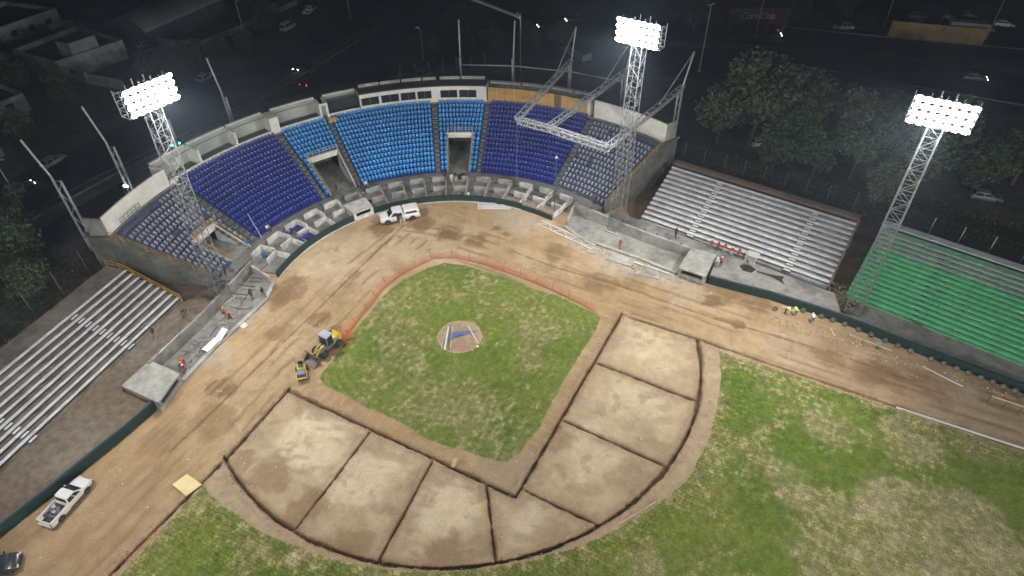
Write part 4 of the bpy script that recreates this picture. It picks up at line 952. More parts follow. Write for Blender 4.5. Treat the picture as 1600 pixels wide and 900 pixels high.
# wheel loader
M_LY=surf('yellow machine paint',(.52,.36,.02),rough=.4,var=.1,grime=.25); M_LG=surf('grey machine paint',(.17,.185,.195),rough=.45,var=.15,grime=.3); M_BUCK=surf('worn bucket steel',(.135,.11,.085),rough=.6,metal=.3,var=.3)
def loader():
    h=(-.76,-.65); t=thing('wheel_loader','compact yellow wheel loader with grey cab and bucket beside the infield grass','loader',(-15.75,-15.55,0),math.atan2(h[1],h[0]))
    mb=MB(); mb.loft([ring(-2.2,.62,.75,1.25,.12),ring(-2.05,.72,.6,1.55,.16),ring(-1.5,.76,.55,1.68,.16),ring(-.95,.76,.55,1.62,.16),ring(-.8,.72,.6,1.5,.14)]); o=mb.build('engine_cover',M_LY,t,False,True); o.modifiers.new('e','EDGE_SPLIT').split_angle=R(35)
    mb=MB(); mb.lathe((-2.215,0,1.15),(-1,0,0),[(.05,.0),(.22,.0),(.22,.03),(.16,.03)],14); mb.lathe((-1.5,-.45,1.69),(0,0,1),[(.05,0),(.2,0),(.2,.03)],12); mb.build('vent',M_TRIM,o,False)
    mb=MB(); mb.box((-.7,0,.62),(2.4,1.0,.35)); mb.box((.75,0,.6),(1.0,.7,.4)); mb.build('chassis',M_LG,t,False)
    mb=MB(); C0=[(-.85,-.66,.8),(.25,-.66,.8),(.25,.66,.8),(-.85,.66,.8)]; C1=[(-.75,-.6,2.36),(.05,-.6,2.36),(.05,.6,2.36),(-.75,.6,2.36)]
    for a,b in zip(C0,C1): mb.bar(a,b,.1)
    for k in range(4): mb.bar(C0[k],C0[(k+1)%4],.12)
    mb.box((-.3,0,.95),(1.1,1.3,.3)); cab_=mb.build('cab',M_LG,t,False)
    mb=MB(); mb.box((-.36,0,2.42),(1.05,1.36,.14)); mb.build('roof',surf('cab roof',(.33,.36,.41),rough=.4,var=.1),cab_,False)
    for (i,j,o_) in ((0,1,(0,-1,0)),(1,2,(1,0,.1)),(2,3,(0,1,0)),(3,0,(-1,0,0))):
        mb=MB(); a,b,c,d=C0[i],C0[j],C1[j],C1[i]; panel(mb,lerp2(a,b,c,d,.08,.22),lerp2(a,b,c,d,.92,.22),lerp2(a,b,c,d,.92,.95),lerp2(a,b,c,d,.08,.95),o_,.015); mb.build('cab_window',M_GLASS,cab_,False)
    for x in (-1.25,.95):
        for s in (-1,1):
            wheel(t,x,s*.72,.52,.36)
            if x<0: mb=MB(); n=6; [mb.bar((x+.6*math.cos(R(30+k*20)),s*.74,.52+.62*math.sin(R(30+k*20))),(x+.6*math.cos(R(50+k*20)),s*.74,.52+.62*math.sin(R(50+k*20))),.42,.04,0,(0,1,0)) for k in range(n)]; mb.build('mudguard',surf('grey guard',(.3,.32,.35),rough=.5,var=.1) if 'grey guard' not in bpy.data.materials else bpy.data.materials['grey guard'],t,False)
    for s in (-.28,.28):
        mb=MB(); mb.bar((.3,s,1.25),(1.1,s,1.15),.12,.22); mb.bar((1.1,s,1.15),(1.95,s,.5),.12,.2); mb.build('lift_arm',M_LY,t,False)
    mb=MB(); mb.tube((.4,0,1.1),(1.7,0,.95),.06); mb.build('hydraulic_ram',M_STEEL,t,False)
    mb=MB(); pr=[(1.95,.95),(1.85,.55),(1.95,.18),(2.2,.06),(2.95,.03),(2.95,.07),(2.25,.13),(2.03,.25),(1.95,.55),(2.02,.95)]
    mb.loft([[(x,y,z) for x,z in pr] for y in (-.95,.95)]); 
    for y in (-.95,.95): mb.add([(x,y+d,z) for d in (-.02,.02) for x,z in ((1.95,.95),(1.85,.55),(1.95,.18),(2.2,.06),(2.95,.05))],((0,1,2,3,4),(9,8,7,6,5),(0,5,6,1),(4,9,5,0)))
    mb.build('bucket',M_BUCK,t,False)
    mb=MB(); mb.box((1.95,-1.2,.9),(.1,.5,.08)); mb.build('work_light_bar',M_TRIM,t,False)
loader()
def skid():
    t=thing('compact_roller','small yellow ride-on machine with dark front drum beside the loader','roller',(-18.75,-18.6,0),R(-92))
    mb=MB(); mb.loft([ring(-1.05,.42,.4,.8,.08),ring(-.9,.5,.35,.95,.1),ring(-.1,.5,.35,.9,.1),ring(.1,.45,.4,.75,.08)]); mb.build('body',M_LY,t,False)
    mb=MB(); mb.box((-.55,0,1.0),(.5,.55,.14)); mb.box((-.82,0,1.22),(.12,.55,.4)); mb.build('seat',M_TRIM,t,False)
    for s in (-1,1):
        mb=MB(); mb.bar((-1.0,s*.5,.5),(-1.05,s*.55,1.95),.06); mb.build('roll_bar_post',M_LG,t,False)
        wheel(t,-.65,s*.56,.33,.25)
    mb=MB(); mb.box((.55,0,.75),(.75,.95,.5)); mb.build('front_hood',surf('blue grey cover',(.07,.08,.12),rough=.4,var=.15),t,False)
    mb=MB(); mb.lathe((.75,-.5,.36),(0,1,0),[(.1,0),(.36,0),(.36,1.0),(.1,1.0)],18); mb.build('drum',M_STEEL_D,t,False,False)
    mb=MB(); mb.bar((1.2,-.6,.62),(1.2,.6,.62),.1,.1); mb.bar((1.2,-.58,.6),(0,-.58,.6),.08); mb.bar((1.2,.58,.6),(0,.58,.6),.08); mb.build('frame',M_LY,t,False)
    mb=MB(); mb.bar((-.15,.1,.9),(-.2,.1,1.25),.05); mb.lathe((-.2,.1,1.26),(.3,0,1),[(.16,0),(.19,.02),(.16,.04)],10); mb.build('steering_wheel',M_TRIM,t,False)
skid()
# ================================================================== PEOPLE
M_SKIN=surf('skin',(.23,.12,.075),rough=.6,var=.05,grime=.05)
CLOTH={}
def cloth(n,c):
    if n not in CLOTH: CLOTH[n]=surf(n,c,rough=.85,var=.12,scale=9,grime=.15)
    return CLOTH[n]
C_OR=cloth('orange vest',(.52,.09,.035)); C_WH=cloth('white shirt',(.62,.62,.60)); C_DK=cloth('dark shirt',(.03,.035,.045)); C_JN=cloth('blue jeans',(.05,.075,.14)); C_GR=cloth('grey trousers',(.16,.16,.155)); C_KH=cloth('khaki trousers',(.26,.21,.14))
C_BL=cloth('blue shirt',(.04,.10,.32)); C_LT=cloth('pale trousers',(.5,.49,.45)); C_YL=cloth('yellow green vest',(.5,.55,.1)); C_BT=cloth('boots',(.06,.045,.03)); C_RD=cloth('red vest',(.5,.05,.05)); C_HR=cloth('dark hair',(.015,.012,.01))
M_HELW=surf('white hard hat',(.68,.68,.66),rough=.4,var=.05); M_HELY=surf('yellow hard hat',(.68,.42,.03),rough=.4,var=.05); M_HELO=surf('orange hard hat',(.7,.2,.03),rough=.4,var=.05)
POSES={}
def pose(kind):
    """one continuous body grown over a jointed skeleton"""
    if kind in POSES: return POSES[kind]
    J={'pel':(0,0,.95),'wai':(0,0,1.12),'che':(.02,0,1.34),'nek':(.02,0,1.5),'hea':(.04,0,1.62),'top':(.04,0,1.74)}
    for s,n in ((1,'l'),(-1,'r')):
        J['sh'+n]=(.0,s*.19,1.43); J['el'+n]=(-.02,s*.25,1.14); J['ha'+n]=(.12,s*.24,.92); J['fi'+n]=(.17,s*.23,.84)
        J['hi'+n]=(0,s*.09,.90); J['kn'+n]=(.03,s*.11,.50); J['an'+n]=(0,s*.12,.09); J['to'+n]=(.17,s*.13,.05)
    if kind=='walk':
        J.update(knl=(.22,.10,.53),anl=(.20,.11,.09),tol=(.36,.12,.06),knr=(-.05,-.1,.5),anr=(-.33,-.11,.17),tor=(-.20,-.12,.05),ell=(-.16,.25,1.17),hal=(-.08,.24,.94),fil=(-.04,.23,.86),elr=(.12,-.24,1.16),har=(.30,-.2,1.02),fir=(.38,-.18,.98))
    if kind=='sit':
        d=-.47; up=('pel','wai','che','nek','hea','top','shl','shr')
        for k in up: J[k]=(J[k][0]-.02,J[k][1],J[k][2]+d)
        for s,n in ((1,'l'),(-1,'r')):
            J['hi'+n]=(.02,s*.1,.45); J['kn'+n]=(.44,s*.13,.50); J['an'+n]=(.42,s*.13,.09); J['to'+n]=(.6,s*.14,.05)
            J['el'+n]=(.14,s*.27,.72); J['ha'+n]=(.36,s*.17,.62); J['fi'+n]=(.44,s*.12,.6)
    if kind=='crouch':
        for k,p in dict(pel=(-.12,0,.42),wai=(-.02,0,.58),che=(.16,0,.78),nek=(.26,0,.9),hea=(.33,0,1.0),top=(.38,0,1.11)).items(): J[k]=p
        for s,n in ((1,'l'),(-1,'r')):
            J['sh'+n]=(.2,s*.19,.83); J['el'+n]=(.42,s*.24,.62); J['ha'+n]=(.56,s*.16,.4); J['fi'+n]=(.62,s*.14,.33)
            J['hi'+n]=(-.1,s*.1,.38); J['kn'+n]=(.3,s*.17,.5); J['an'+n]=(.06,s*.14,.1); J['to'+n]=(.23,s*.15,.05)
    if kind=='bend':
        for k,p in dict(wai=(.1,0,1.06),che=(.32,0,1.14),nek=(.47,0,1.14),hea=(.58,0,1.1),top=(.68,0,1.05)).items(): J[k]=p
        for s,n in ((1,'l'),(-1,'r')): J['sh'+n]=(.4,s*.19,1.1); J['el'+n]=(.46,s*.23,.82); J['ha'+n]=(.52,s*.18,.58); J['fi'+n]=(.54,s*.16,.5)
    E=[('pel','wai'),('wai','che'),('che','nek'),('nek','hea'),('hea','top')]
    for n in 'lr': E += [('che','sh'+n),('sh'+n,'el'+n),('el'+n,'ha'+n),('ha'+n,'fi'+n),('pel','hi'+n),('hi'+n,'kn'+n),('kn'+n,'an'+n),('an'+n,'to'+n)]
    RD=dict(pel=.145,wai=.13,che=.155,nek=.062,hea=.10,top=.075,sh=.075,el=.052,ha=.04,fi=.028,hi=.10,kn=.068,an=.05,to=.045)
    keys=list(J); me=bpy.data.meshes.new('tmp'); me.from_pydata([J[k] for k in keys],[(keys.index(a),keys.index(b)) for a,b in E],[])
    o=bpy.data.objects.new('tmp',me); COL.objects.link(o); md=o.modifiers.new('s','SKIN'); 
    for i,k in enumerate(keys):
        r=RD.get(k,RD.get(k[:2],.06)); me.skin_vertices[0].data[i].radius=(r,r*(.8 if k in('che','wai','pel') else 1)); 
    me.skin_vertices[0].data[0].use_root=True; md.use_smooth_shade=True; o.modifiers.new('u','SUBSURF').levels=1
    dg=bpy.context.evaluated_depsgraph_get(); out=bpy.data.meshes.new_from_object(o.evaluated_get(dg)); bpy.data.objects.remove(o)
    cls={}
    for a,b in E: cls[(a,b)]=0 if (b in('hea','top') or b[:2]=='fi') else 1 if (b in('wai','che','nek') or b[:2] in('sh','el','ha')) else 3 if b[:2]=='to' else 2
    ed=[(Vector(J[a]),Vector(J[b]),c) for (a,b),c in cls.items()]
    def near_(p):
        best=(9,0)
        for a,b,c in ed:
            d=b-a; t=max(0,min(1,(p-a).dot(d)/d.length_squared)); q=(p-a-d*t).length
            if q<best[0]: best=(q,c)
        return best[1]
    for m in (M_SKIN,C_WH,C_JN,C_BT): out.materials.append(m)
    for p in out.polygons: p.material_index=near_(p.center)
    out.name='body_'+kind; POSES[kind]=(out,Vector(J['hea']),(Vector(J['top'])-Vector(J['hea'])).normalized(),Vector(J['che'])); return POSES[kind]
HAT=None
def person(label,p,face,kind='stand',shirt=None,legs=None,hat=None,vest=False,group=None):
    global HAT
    me,hd,hdir,ch=pose(kind); s=random.uniform(.95,1.03)
    t=thing('person',label,'person',p,math.atan2(face[1],face[0]),group); t.scale=(s,s,s)
    b=link('body',me,t)
    for i,m in enumerate((M_SKIN,shirt or C_WH,legs or C_JN,C_BT)):
        b.material_slots[i].link='OBJECT'; b.material_slots[i].material=m
    if HAT is None:
        a=MB(); a.lathe((0,0,0),(0,0,1),[(.145,.0),(.145,.015),(.118,.02),(.112,.07),(.08,.115),(.02,.13)],12); h1=a.mesh('hat',M_HELW,True)
        a=MB(); a.lathe((0,0,0),(0,0,1),[(.10,-.06),(.112,.0),(.105,.06),(.07,.105),(.02,.12)],12); h2=a.mesh('hair',C_HR,True); HAT=(h1,h2)
    o=link('hard_hat' if hat else 'hair',HAT[0 if hat else 1],t); o.location=hd+hdir*.035; o.rotation_euler=hdir.to_track_quat('Z','Y').to_euler()
    if hat: o.material_slots[0].link='OBJECT'; o.material_slots[0].material=hat
    return t
for a in (
 ('worker in orange vest and yellow helmet crouching by the left tower foot',(-27.9,-4.9,.1),(1,-.5),'crouch',C_OR,C_GR,M_HELY),
 ('worker in orange vest seated on the ground right of the left tower foot',(-27.1,-5.9,.1),(.4,-1),'crouch',C_OR,C_JN,M_HELO),
 ('person in dark clothes standing alone inside the left dugout',(-24.2,-3.3,.1),(.6,-.8),'stand',C_DK,C_DK,None),
 ('person in dark jacket standing on the left dugout kerb',(-22.7,-3.6,.28),(.5,-.8),'walk',C_DK,C_BT,None),
 ('worker in orange vest with yellow helmet by the left bunker',(-32.3,-13.2,.1),(.8,-.6),'crouch',C_OR,C_DK,M_HELY),
 ('worker in orange vest with white helmet by the left bunker',(-31.7,-13.6,.1),(-.4,-1),'crouch',C_OR,C_BL,M_HELW),
 ('worker in orange shirt standing behind two crouching workers at the left bunker',(-31.9,-12.7,.1),(-.2,-1),'bend',C_OR,C_GR,None),
 ('person in dark clothes walking below the white-planked bleachers',(-35.2,-8.1,.9),(.7,-.6),'walk',C_DK,C_KH,None),
 ('person in dark shirt standing at the upper end of the white-planked bleachers',(-32.3,-5.2,.9),(1,0),'bend',C_DK,C_GR,None),
 ('spectator in white shirt seated at the foot of the left navy seats',(-21.7,10.4,1.0),(.6,-.8),'sit',C_WH,C_DK,None),
 ('person in blue top and pale trousers leaving the left stairway',(-24.3,6.7,1.0),(.5,-.8),'walk',C_BL,C_LT,None),
 ('person in dark clothes in the front row of the left grey seats',(-27.4,1.7,1.0),(.8,-.6),'stand',C_DK,C_DK,None),
 ('person in white and blue shirt at the corner of the left grey seats',(-26.8,2.4,1.0),(.8,-.6),'sit',C_BL,C_GR,None),
 ('person in dark clothes leaning beside the left tower foot',(-28.4,.6,1.0),(.8,-.6),'stand',C_GR,C_DK,None),
 ('person in dark top first of three in front of the left light blue seats',(-7.3,17.2,1.0),(.3,-1),'sit',C_DK,C_DK,None),
 ('person in white shirt, middle of three before the left light blue seats',(-6.5,17.2,1.0),(.3,-1),'stand',C_WH,C_DK,None),
 ('person in dark jacket last of three in front of the left light blue seats',(-5.7,17.4,1.0),(0,-1),'sit',C_DK,C_JN,None),
 ('person in dark clothes coming out of the left centre stairway',(-11.1,17.4,1.0),(.4,-1),'walk',C_DK,C_DK,None),
 ('person in white shirt and trousers standing below the centre stairway',(6.8,14.9,1.0),(.1,-1),'stand',C_WH,C_LT,None),
 ('person in dark clothes standing on the walkway by the centre stairway',(6.0,16.0,1.0),(.3,-1),'stand',C_DK,C_DK,None),
 ('person in black seated by the dark case below the centre stairway',(7.6,16.3,1.0),(.2,-1),'crouch',C_DK,C_DK,None),
 ('person in white bending over the curved wall in the seating boxes',(8.2,10.9,.2),(.9,-.4),'bend',C_WH,C_LT,None),
 ('person in black crouching beside one in white at the curved wall',(7.3,11.3,.2),(.3,-1),'crouch',C_DK,C_DK,None),
 ('person in grey shirt and white trousers at the open door of the white truck',(-2.75,7.55,0),(.1,1),'stand',C_GR,C_LT,None),
 ('person in dark clothes in the front row of the right grey seats',(26.3,2.4,1.15),(-.7,-.7),'sit',C_DK,C_DK,None),
 ('person in blue jacket standing at the foot of the right grey seats',(27.2,1.0,1.0),(-.7,-.7),'stand',C_BL,C_DK,None),
 ('person in dark blue top seated at the end of the right grey seats',(28.0,1.3,1.15),(-.7,-.7),'sit',C_BL,C_JN,None),
 ('worker in orange vest walking along the right dugout kerb',(25.6,-8.4,.1),(-.5,-.8),'walk',C_OR,C_OR,None),
 ('person in dark clothes at the foot of the grey bleachers',(33.7,-9.3,.95),(-.8,-.6),'walk',C_DK,C_DK,None),
 ('worker in orange vest and white helmet first of five seated below the grey bleachers',(37.5,-12.7,.95),(-.8,-.6),'sit',C_OR,C_GR,M_HELW),
 ('worker in dark red vest second of five seated below the grey bleachers',(38.1,-13.4,.95),(-.8,-.6),'sit',C_RD,C_DK,None),
 ('worker in orange vest middle of five seated below the grey bleachers',(38.75,-14.1,.95),(-.8,-.6),'sit',C_OR,C_LT,None),
 ('worker with white helmet fourth of five seated below the grey bleachers',(39.35,-15.0,.95),(-.8,-.6),'sit',C_RD,C_LT,M_HELW),
 ('worker in orange vest last of five seated below the grey bleachers',(39.95,-15.7,.95),(-.8,-.6),'sit',C_OR,C_JN,None),
 ('person in white shirt and helmet standing by the right bunker',(35.75,-16.9,1.0),(-.6,-.8),'stand',C_WH,C_GR,M_HELW),
 ('worker in orange vest standing behind the right bunker roof',(36.35,-17.0,1.0),(-.6,-.8),'stand',C_OR,C_DK,M_HELW),
 ('person in pale shirt crouching by the grey hatch box',(39.85,-17.7,.95),(-.5,-.8),'crouch',C_KH,C_GR,None),
 ('person in white shirt and dark trousers first of three along the right green wall',(39.95,-26.7,0),(.8,-.6),'bend',C_WH,C_DK,None),
 ('worker in yellow-green vest between two others along the right green wall',(40.9,-27.5,0),(.2,1),'bend',C_YL,C_GR,None),
 ('worker in white shirt and blue trousers last of three along the right green wall',(42.1,-29.2,0),(.4,.8),'bend',C_WH,C_BL,M_HELW)):
    person(a[0],a[1],a[2],a[3],a[4],a[5],a[6])
# ================================================================== THINGS LYING ABOUT THE SITE
def mesh_fence():
    P=[(-13.3,-14.1),(-11.3,-11.4),(-7.6,-6.6),(-5.0,-4.4),(-2.6,-3.3),(.2,-2.2),(2.9,-2.9),(6.1,-5.3),(10.6,-9.9),(13.4,-13.4),(15.6,-16.3),(17.3,-19.2)]
    t=thing('safety_fence','sagging orange mesh safety fence round the top of the infield grass','fence',(0,-6,0)); M=surf('orange plastic mesh',(.55,.14,.06),rough=.6,var=.15)
    pts=[]
    for i in range(len(P)-1):
        n=max(2,int(math.dist(P[i],P[i+1])/.28))
        for k in range(n): f=k/n; pts.append((P[i][0]*(1-f)+P[i+1][0]*f,P[i][1]*(1-f)+P[i+1][1]*f))
    pts.append(P[-1]); mb=MB(); rr_=random.Random(5); prof=[]
    for i,(x,y) in enumerate(pts):
        a=pts[max(0,i-1)]; b=pts[min(len(pts)-1,i+1)]; dx,dy=b[0]-a[0],b[1]-a[1]; l=math.hypot(dx,dy); nx_,ny_=-dy/l,dx/l
        sag=.55+.3*math.sin(i*.37)+.15*math.sin(i*1.3); lean=.25+.5*(.5+.5*math.sin(i*.21+1)); row=[]
        for k in range(9): h=k/8; row.append((x+nx_*lean*h**1.4,y+ny_*lean*h**1.4,.05+h*(.3+.55*sag)*.85))
        prof.append(row)
    for i in range(len(prof)-1):
        for k in range(9):
            mb.bar(prof[i][k],prof[i+1][k],.05 if k in(0,8) else .022,.01)
        for k in range(8): mb.bar(prof[i][k],prof[i][k+1],.03,.01)
    tag(mb.build('net',M,t),kind='stuff')
    for i in range(0,len(prof),9):
        mb=MB(); x,y,_=prof[i][0]; mb.tube((x,y,0),(prof[i][8][0],prof[i][8][1],1.2),.025,n=6); mb.build('stake',M_RUST,t)
    mb=MB()
    for k in range(90):
        x=-13.4+rr_.gauss(0,.45); y=-14.2+rr_.gauss(0,.5); z=rr_.uniform(.05,.7); a=rr_.uniform(0,6.3); mb.bar((x,y,z),(x+.5*math.cos(a),y+.5*math.sin(a),max(.04,z+rr_.uniform(-.35,.25))),.06,.012)
    tag(mb.build('bunched_net',M,t),kind='stuff')
mesh_fence()
def plank(name,label,cat,a,b,w,h,mat,group=None,z=None):
    mb=MB(); z=h/2+.03 if z is None else z
    mb.bar((*a,z),(*b,z),w,h); return tag(mb.build(name,mat),label,cat,group)
M_WOODL=surf('pale timber',(.50,.40,.26),var=.15,scale=1.5); M_PVC=surf('white plastic pipe',(.66,.67,.64),rough=.4,var=.05); M_PVCB=surf('blue plastic pipe',(.09,.17,.45),rough=.4,var=.1); M_PVCG=surf('pale green pipe',(.50,.66,.58),rough=.4,var=.05)
def sheet(name,label,cat,P,mat,z=.06,th=.06,group=None,warp=0):
    mb=MB(); n=len(P); c=[sum(p[i] for p in P)/n for i in (0,1)]
    mb.prism(P,z,z+th); return tag(mb.build(name,mat),label,cat,group)
sheet('board','pale yellow insulation board laid across the trench','board',[(-31.9,-29.6),(-30.6,-28.75),(-29.1,-30.45),(-30.5,-31.35)],surf('cream foam board',(.66,.56,.28),var=.06),.10,.08)
t=thing('foam_board','large folded white foam sheet on the left dugout kerb','board',(-28.3,-10.8,.3)); mb=MB()
mb.add([(-30.0,-11.2,.34),(-29.3,-11.9,.34),(-27.9,-10.25,.36),(-28.6,-9.6,.36),(-30.0,-11.2,.42),(-29.3,-11.9,.42),(-27.9,-10.25,.44),(-28.6,-9.6,.44)],((3,2,1,0),(4,5,6,7),(0,1,5,4),(1,2,6,5),(2,3,7,6),(3,0,4,7))); mb.build('panel',surf('white foam',(.72,.72,.71),var=.04),t)
mb=MB(); mb.add([(-28.5,-9.75,.36),(-27.8,-10.4,.36),(-26.95,-9.2,.85),(-27.6,-8.6,.85),(-28.5,-9.75,.44),(-27.8,-10.4,.44),(-26.95,-9.2,.93),(-27.6,-8.6,.93)],((3,2,1,0),(4,5,6,7),(0,1,5,4),(1,2,6,5),(2,3,7,6),(3,0,4,7))); mb.build('panel',bpy.data.materials['white foam'],t)
sheet('board','pale board near the upper left dugout kerb','board',[(-26.2,-7.7),(-25.5,-7.1),(-24.7,-8.3),(-25.3,-8.8)],M_CONC_L,.1,.06)
for lb,P in (('grey concrete slab beside the right dugout kerb next to the walking worker',[(23.1,-9.1),(24.6,-8.3),(27.0,-10.7),(25.6,-11.8)]),('small grey slab under the end of the white steel lattice',[(21.0,-7.4),(22.4,-6.4),(23.1,-7.4),(21.9,-8.3)])):
    sheet('slab',lb,'slab',[(x-.2,y-.6) for x,y in P] if 'walking' in lb else P,M_CONC,.05,.1)
# white steel lattices on the ground
def lattice(label,a,b,w,h,n):
    a=Vector((*a,.12)); b=Vector((*b,.12)); d=(b-a).normalized(); s=Vector((-d.y,d.x,0))*w/2; t=thing('steel_lattice',label,'steel lattice',tuple(a))
    M=bpy.data.materials.get('white painted steel') or surf('white painted steel',(.62,.62,.62),rough=.45,var=.08)
    for o in (s,-s): mb=MB(); mb.bar(a+o,b+o,.16,.16); mb.build('chord',M,t)
    L=(b-a).length; mb=MB()
    for k in range(n):
        p=a+d*(L*k/n); q=a+d*(L*(k+1)/n); mb.bar(p+(s if k%2 else -s),q+(-s if k%2 else s),.1,.1)
    mb.build('web',M,t)
lattice('long white steel lattice lying by the right dugout',(17.0,1.4),(22.3,-6.7),1.1,.2,7)
t=thing('beam_stack','stack of white steel beams lying by the curved wall behind home plate','steel beams',(11.4,7.2,0))
for k,(o,z) in enumerate(((0,.12),(.42,.12),(.9,.12),(.25,.31),(1.35,.12))):
    d=nrm(4.8,-1.6); n=(-d[1],d[0]); a=(9.1-n[0]*o*-1,7.9+n[1]*o); mb=MB(); mb.bar((*a,z),(a[0]+d[0]*(5.2-.15*k),a[1]+d[1]*(5.2-.15*k),z),.15,.18); mb.build('beam',bpy.data.materials['white painted steel'],t)
mb=MB(); mb.box((13.0,8.7,.25),(1.1,.5,.5),-.35); tag(mb.build('crate',M_WOODL),'pale wooden crate behind the stack of white beams','crate')
# pipes on the mound
t_=lambda lb,a,b,r,m: tag((lambda q:(q.tube((*a,.30+r),(*b,.30+r),r,n=8),q.build('pipe',m))[1])(MB()),lb,'pipe','pipes on the pitching mound')
t_('long thick pale green pipe across the mound',(-2.35,-20.2),(-1.0,-16.5),.11,M_PVCG); t_('white pipe on the right half of the mound',(1.35,-17.0),(1.75,-20.2),.05,M_PVC)
t_('thin white pipe right of the thick green pipe',(-.5,-16.5),(-1.55,-19.9),.035,M_PVC); t_('thin wooden stake pipe left on the mound',(-1.55,-17.0),(-2.75,-20.0),.03,M_WOODL)
for k,(a,b) in enumerate((((-1.3,-17.9),(2.3,-18.15)),((-1.2,-18.15),(2.0,-18.3)),((-1.0,-17.6),(1.3,-17.9)),((-2.2,-18.9),(.4,-17.9)),((-2.5,-18.7),(-.2,-17.5)),((-1.9,-18.4),(1.0,-18.3)),((-2.1,-19.1),(-.9,-18.1)))):
    t_(('longest blue pipe lying across the top of the mound heap','blue pipe just below the longest one on the mound','short blue pipe at the top of the mound heap','blue pipe slanting from the left rim into the mound heap','blue pipe crossing under the thick green pipe','blue pipe through the middle of the mound heap','shortest blue pipe at the left rim of the mound')[k],a,b,.045,M_PVCB)
for x,y,lb in ((1.6,-20.6,'white bag at the lower right rim of the mound'),(.9,-20.95,'pinkish bag at the bottom rim of the mound')):
    mb=MB(); mb.blob((x,y,.2),.2); tag(mb.build('bag',M_PVC if 'white' in lb else surf('pink bag',(.6,.3,.22),var=.1)),lb,'bag')
plank('batten','long pale batten along the outer edge of the curved trench','batten',(8.3,-46.6),(12.6,-45.55),.12,.07,M_WOODL)
mb=MB(); 
plank('edging_board','long white edging board along the right foul line trench','board',(42.5,-43.15),(52.5,-52.9),.17,.12,M_PVC)
plank('plank','short plank bridging the trench behind second base','plank',(-5.05,-36.0),(-4.55,-35.05),.42,.05,M_WOODL,z=.14)
plank('batten','pale batten lying in the left clay panel','batten',(-25.0,-30.4),(-23.6,-29.3),.09,.06,M_WOODL)
plank('scaffold_pole','white pole leaning along the left dugout wall top','pole',(-34.2,-12.1),(-32.3,-9.5),.08,.08,M_PVC,z=1.9)
plank('beam','white concrete beam by the right bunker','beam',(26.3,-11.6),(30.2,-15.9),.28,.2,M_CONC_L)
plank('pallet_board','low timber frame beside the right bunker','frame',(25.6,-12.4),(27.9,-15.1),.5,.12,surf('weathered pallet',(.26,.21,.15),var=.3))
plank('batten','white batten by the right green wall','batten',(40.4,-25.6),(41.5,-26.7),.09,.06,M_PVC)
plank('batten','short white batten below the tyres','batten',(43.6,-30.8),(43.3,-32.0),.09,.06,M_PVC)
plank('pole','white pole along the foot of the right green wall','pole',(49.6,-39.2),(51.6,-43.0),.09,.09,M_PVC)
# broken slabs with rubble by the right dugout
rr_=random.Random(11)
for lb,c in (('cracked concrete slab with rubble near the right dugout',(27.0,-14.2)),):
    t=thing('broken_slab',lb,'slab',(*c,0)); mb=MB(); mb.prism([(25.5,-13.9),(26.2,-12.7),(28.6,-14.6),(27.9,-15.9)],.03,.12); mb.build('slab',M_CONC,t)
    mb=MB(); [mb.blob((c[0]+rr_.gauss(0,.9),c[1]+.6+rr_.gauss(0,.9),.15),rr_.uniform(.08,.26),0,.3,rr_) for _ in range(60)]; tag(mb.build('rubble',M_CONC,t),kind='stuff')
# tyres propped along the right wall
ty=[(38.95,-25.95),(42.1,-27.25),(43.6,-28.85),(44.5,-29.85),(45.4,-30.9),(46.35,-32.2),(47.2,-33.4),(48.1,-34.7),(48.9,-35.85),(49.7,-37.0),(51.0,-38.8),(51.8,-39.8),(52.6,-40.85),(53.35,-41.8),(54.1,-42.75),(54.8,-43.7),(55.4,-44.55),(56.1,-45.4),(56.8,-46.3)]
tm=MB(); n=18; R1,R2=.25,.09
tm.loft([[((R1+R2*math.cos(b)*.9)*math.cos(a),R2*1.15*math.sin(b),(R1+R2*math.cos(b)*.9)*math.sin(a)) for b in [2*math.pi*k/8 for k in range(8)]] for a in [2*math.pi*k/n for k in range(n+1)]],0,True,False)
TY=tm.mesh('tyre',surf('dusty tyre',(.10,.092,.08),rough=.85,var=.3),True)
words=('first','second','third','fourth','fifth','sixth','seventh','eighth','ninth','tenth','eleventh','twelfth','thirteenth','fourteenth','fifteenth','sixteenth','seventeenth','eighteenth','nineteenth')
HUBM=surf('dry grey soil',(.19,.155,.115),var=.3)
for i,(x,y) in enumerate(ty):
    t=thing('tyre','old tyre propped against the right green wall, %s along from the grey bleachers'%words[i],'tyre',(x+.12,y+.08,.34),math.atan2(-.6,.8)+random.uniform(-.15,.15),'tyres along the right wall')
    link('tread',TY,t).rotation_euler=(R(-24),0,0)
    mb=MB(); mb.lathe((0,0,0),(0,1,0),[(.03,-.04),(.24,-.03),(.24,.03),(.03,.04)],12); o=mb.build('fill',HUBM,t,False); o.rotation_euler=(R(-24),0,0)
def trestle(label,a,b,n,h,group=None):
    a=Vector((*a,0)); b=Vector((*b,0)); t=thing('trestle',label,'trestle',tuple(a)); up=Vector((0,0,h)); d=(b-a).normalized(); s=Vector((-d.y,d.x,0))*.22
    mb=MB(); mb.bar(a+up,b+up,.12,.12); mb.build('top_rail',M_WOODL,t)
    for k in range(n):
        p=a.lerp(b,k/(n-1)); 
        for o in (s,-s): mb=MB(); mb.bar(p+o,p+up*.96,.08); mb.build('leg',M_RUST,t)
trestle('low timber trestle by the tyres below the green bleachers',(44.7,-32.6),(47.6,-36.4),4,.5)
trestle('timber trestle near the right edge by the green wall',(52.3,-45.6),(56.2,-49.9),5,1.2)
mb=MB(); mb.box((46.9,-35.0,.45),(.7,.5,.3),.4); tag(mb.build('tool_box',surf('teal box',(.18,.30,.30),var=.15)),'small teal tool box on the low trestle','box')
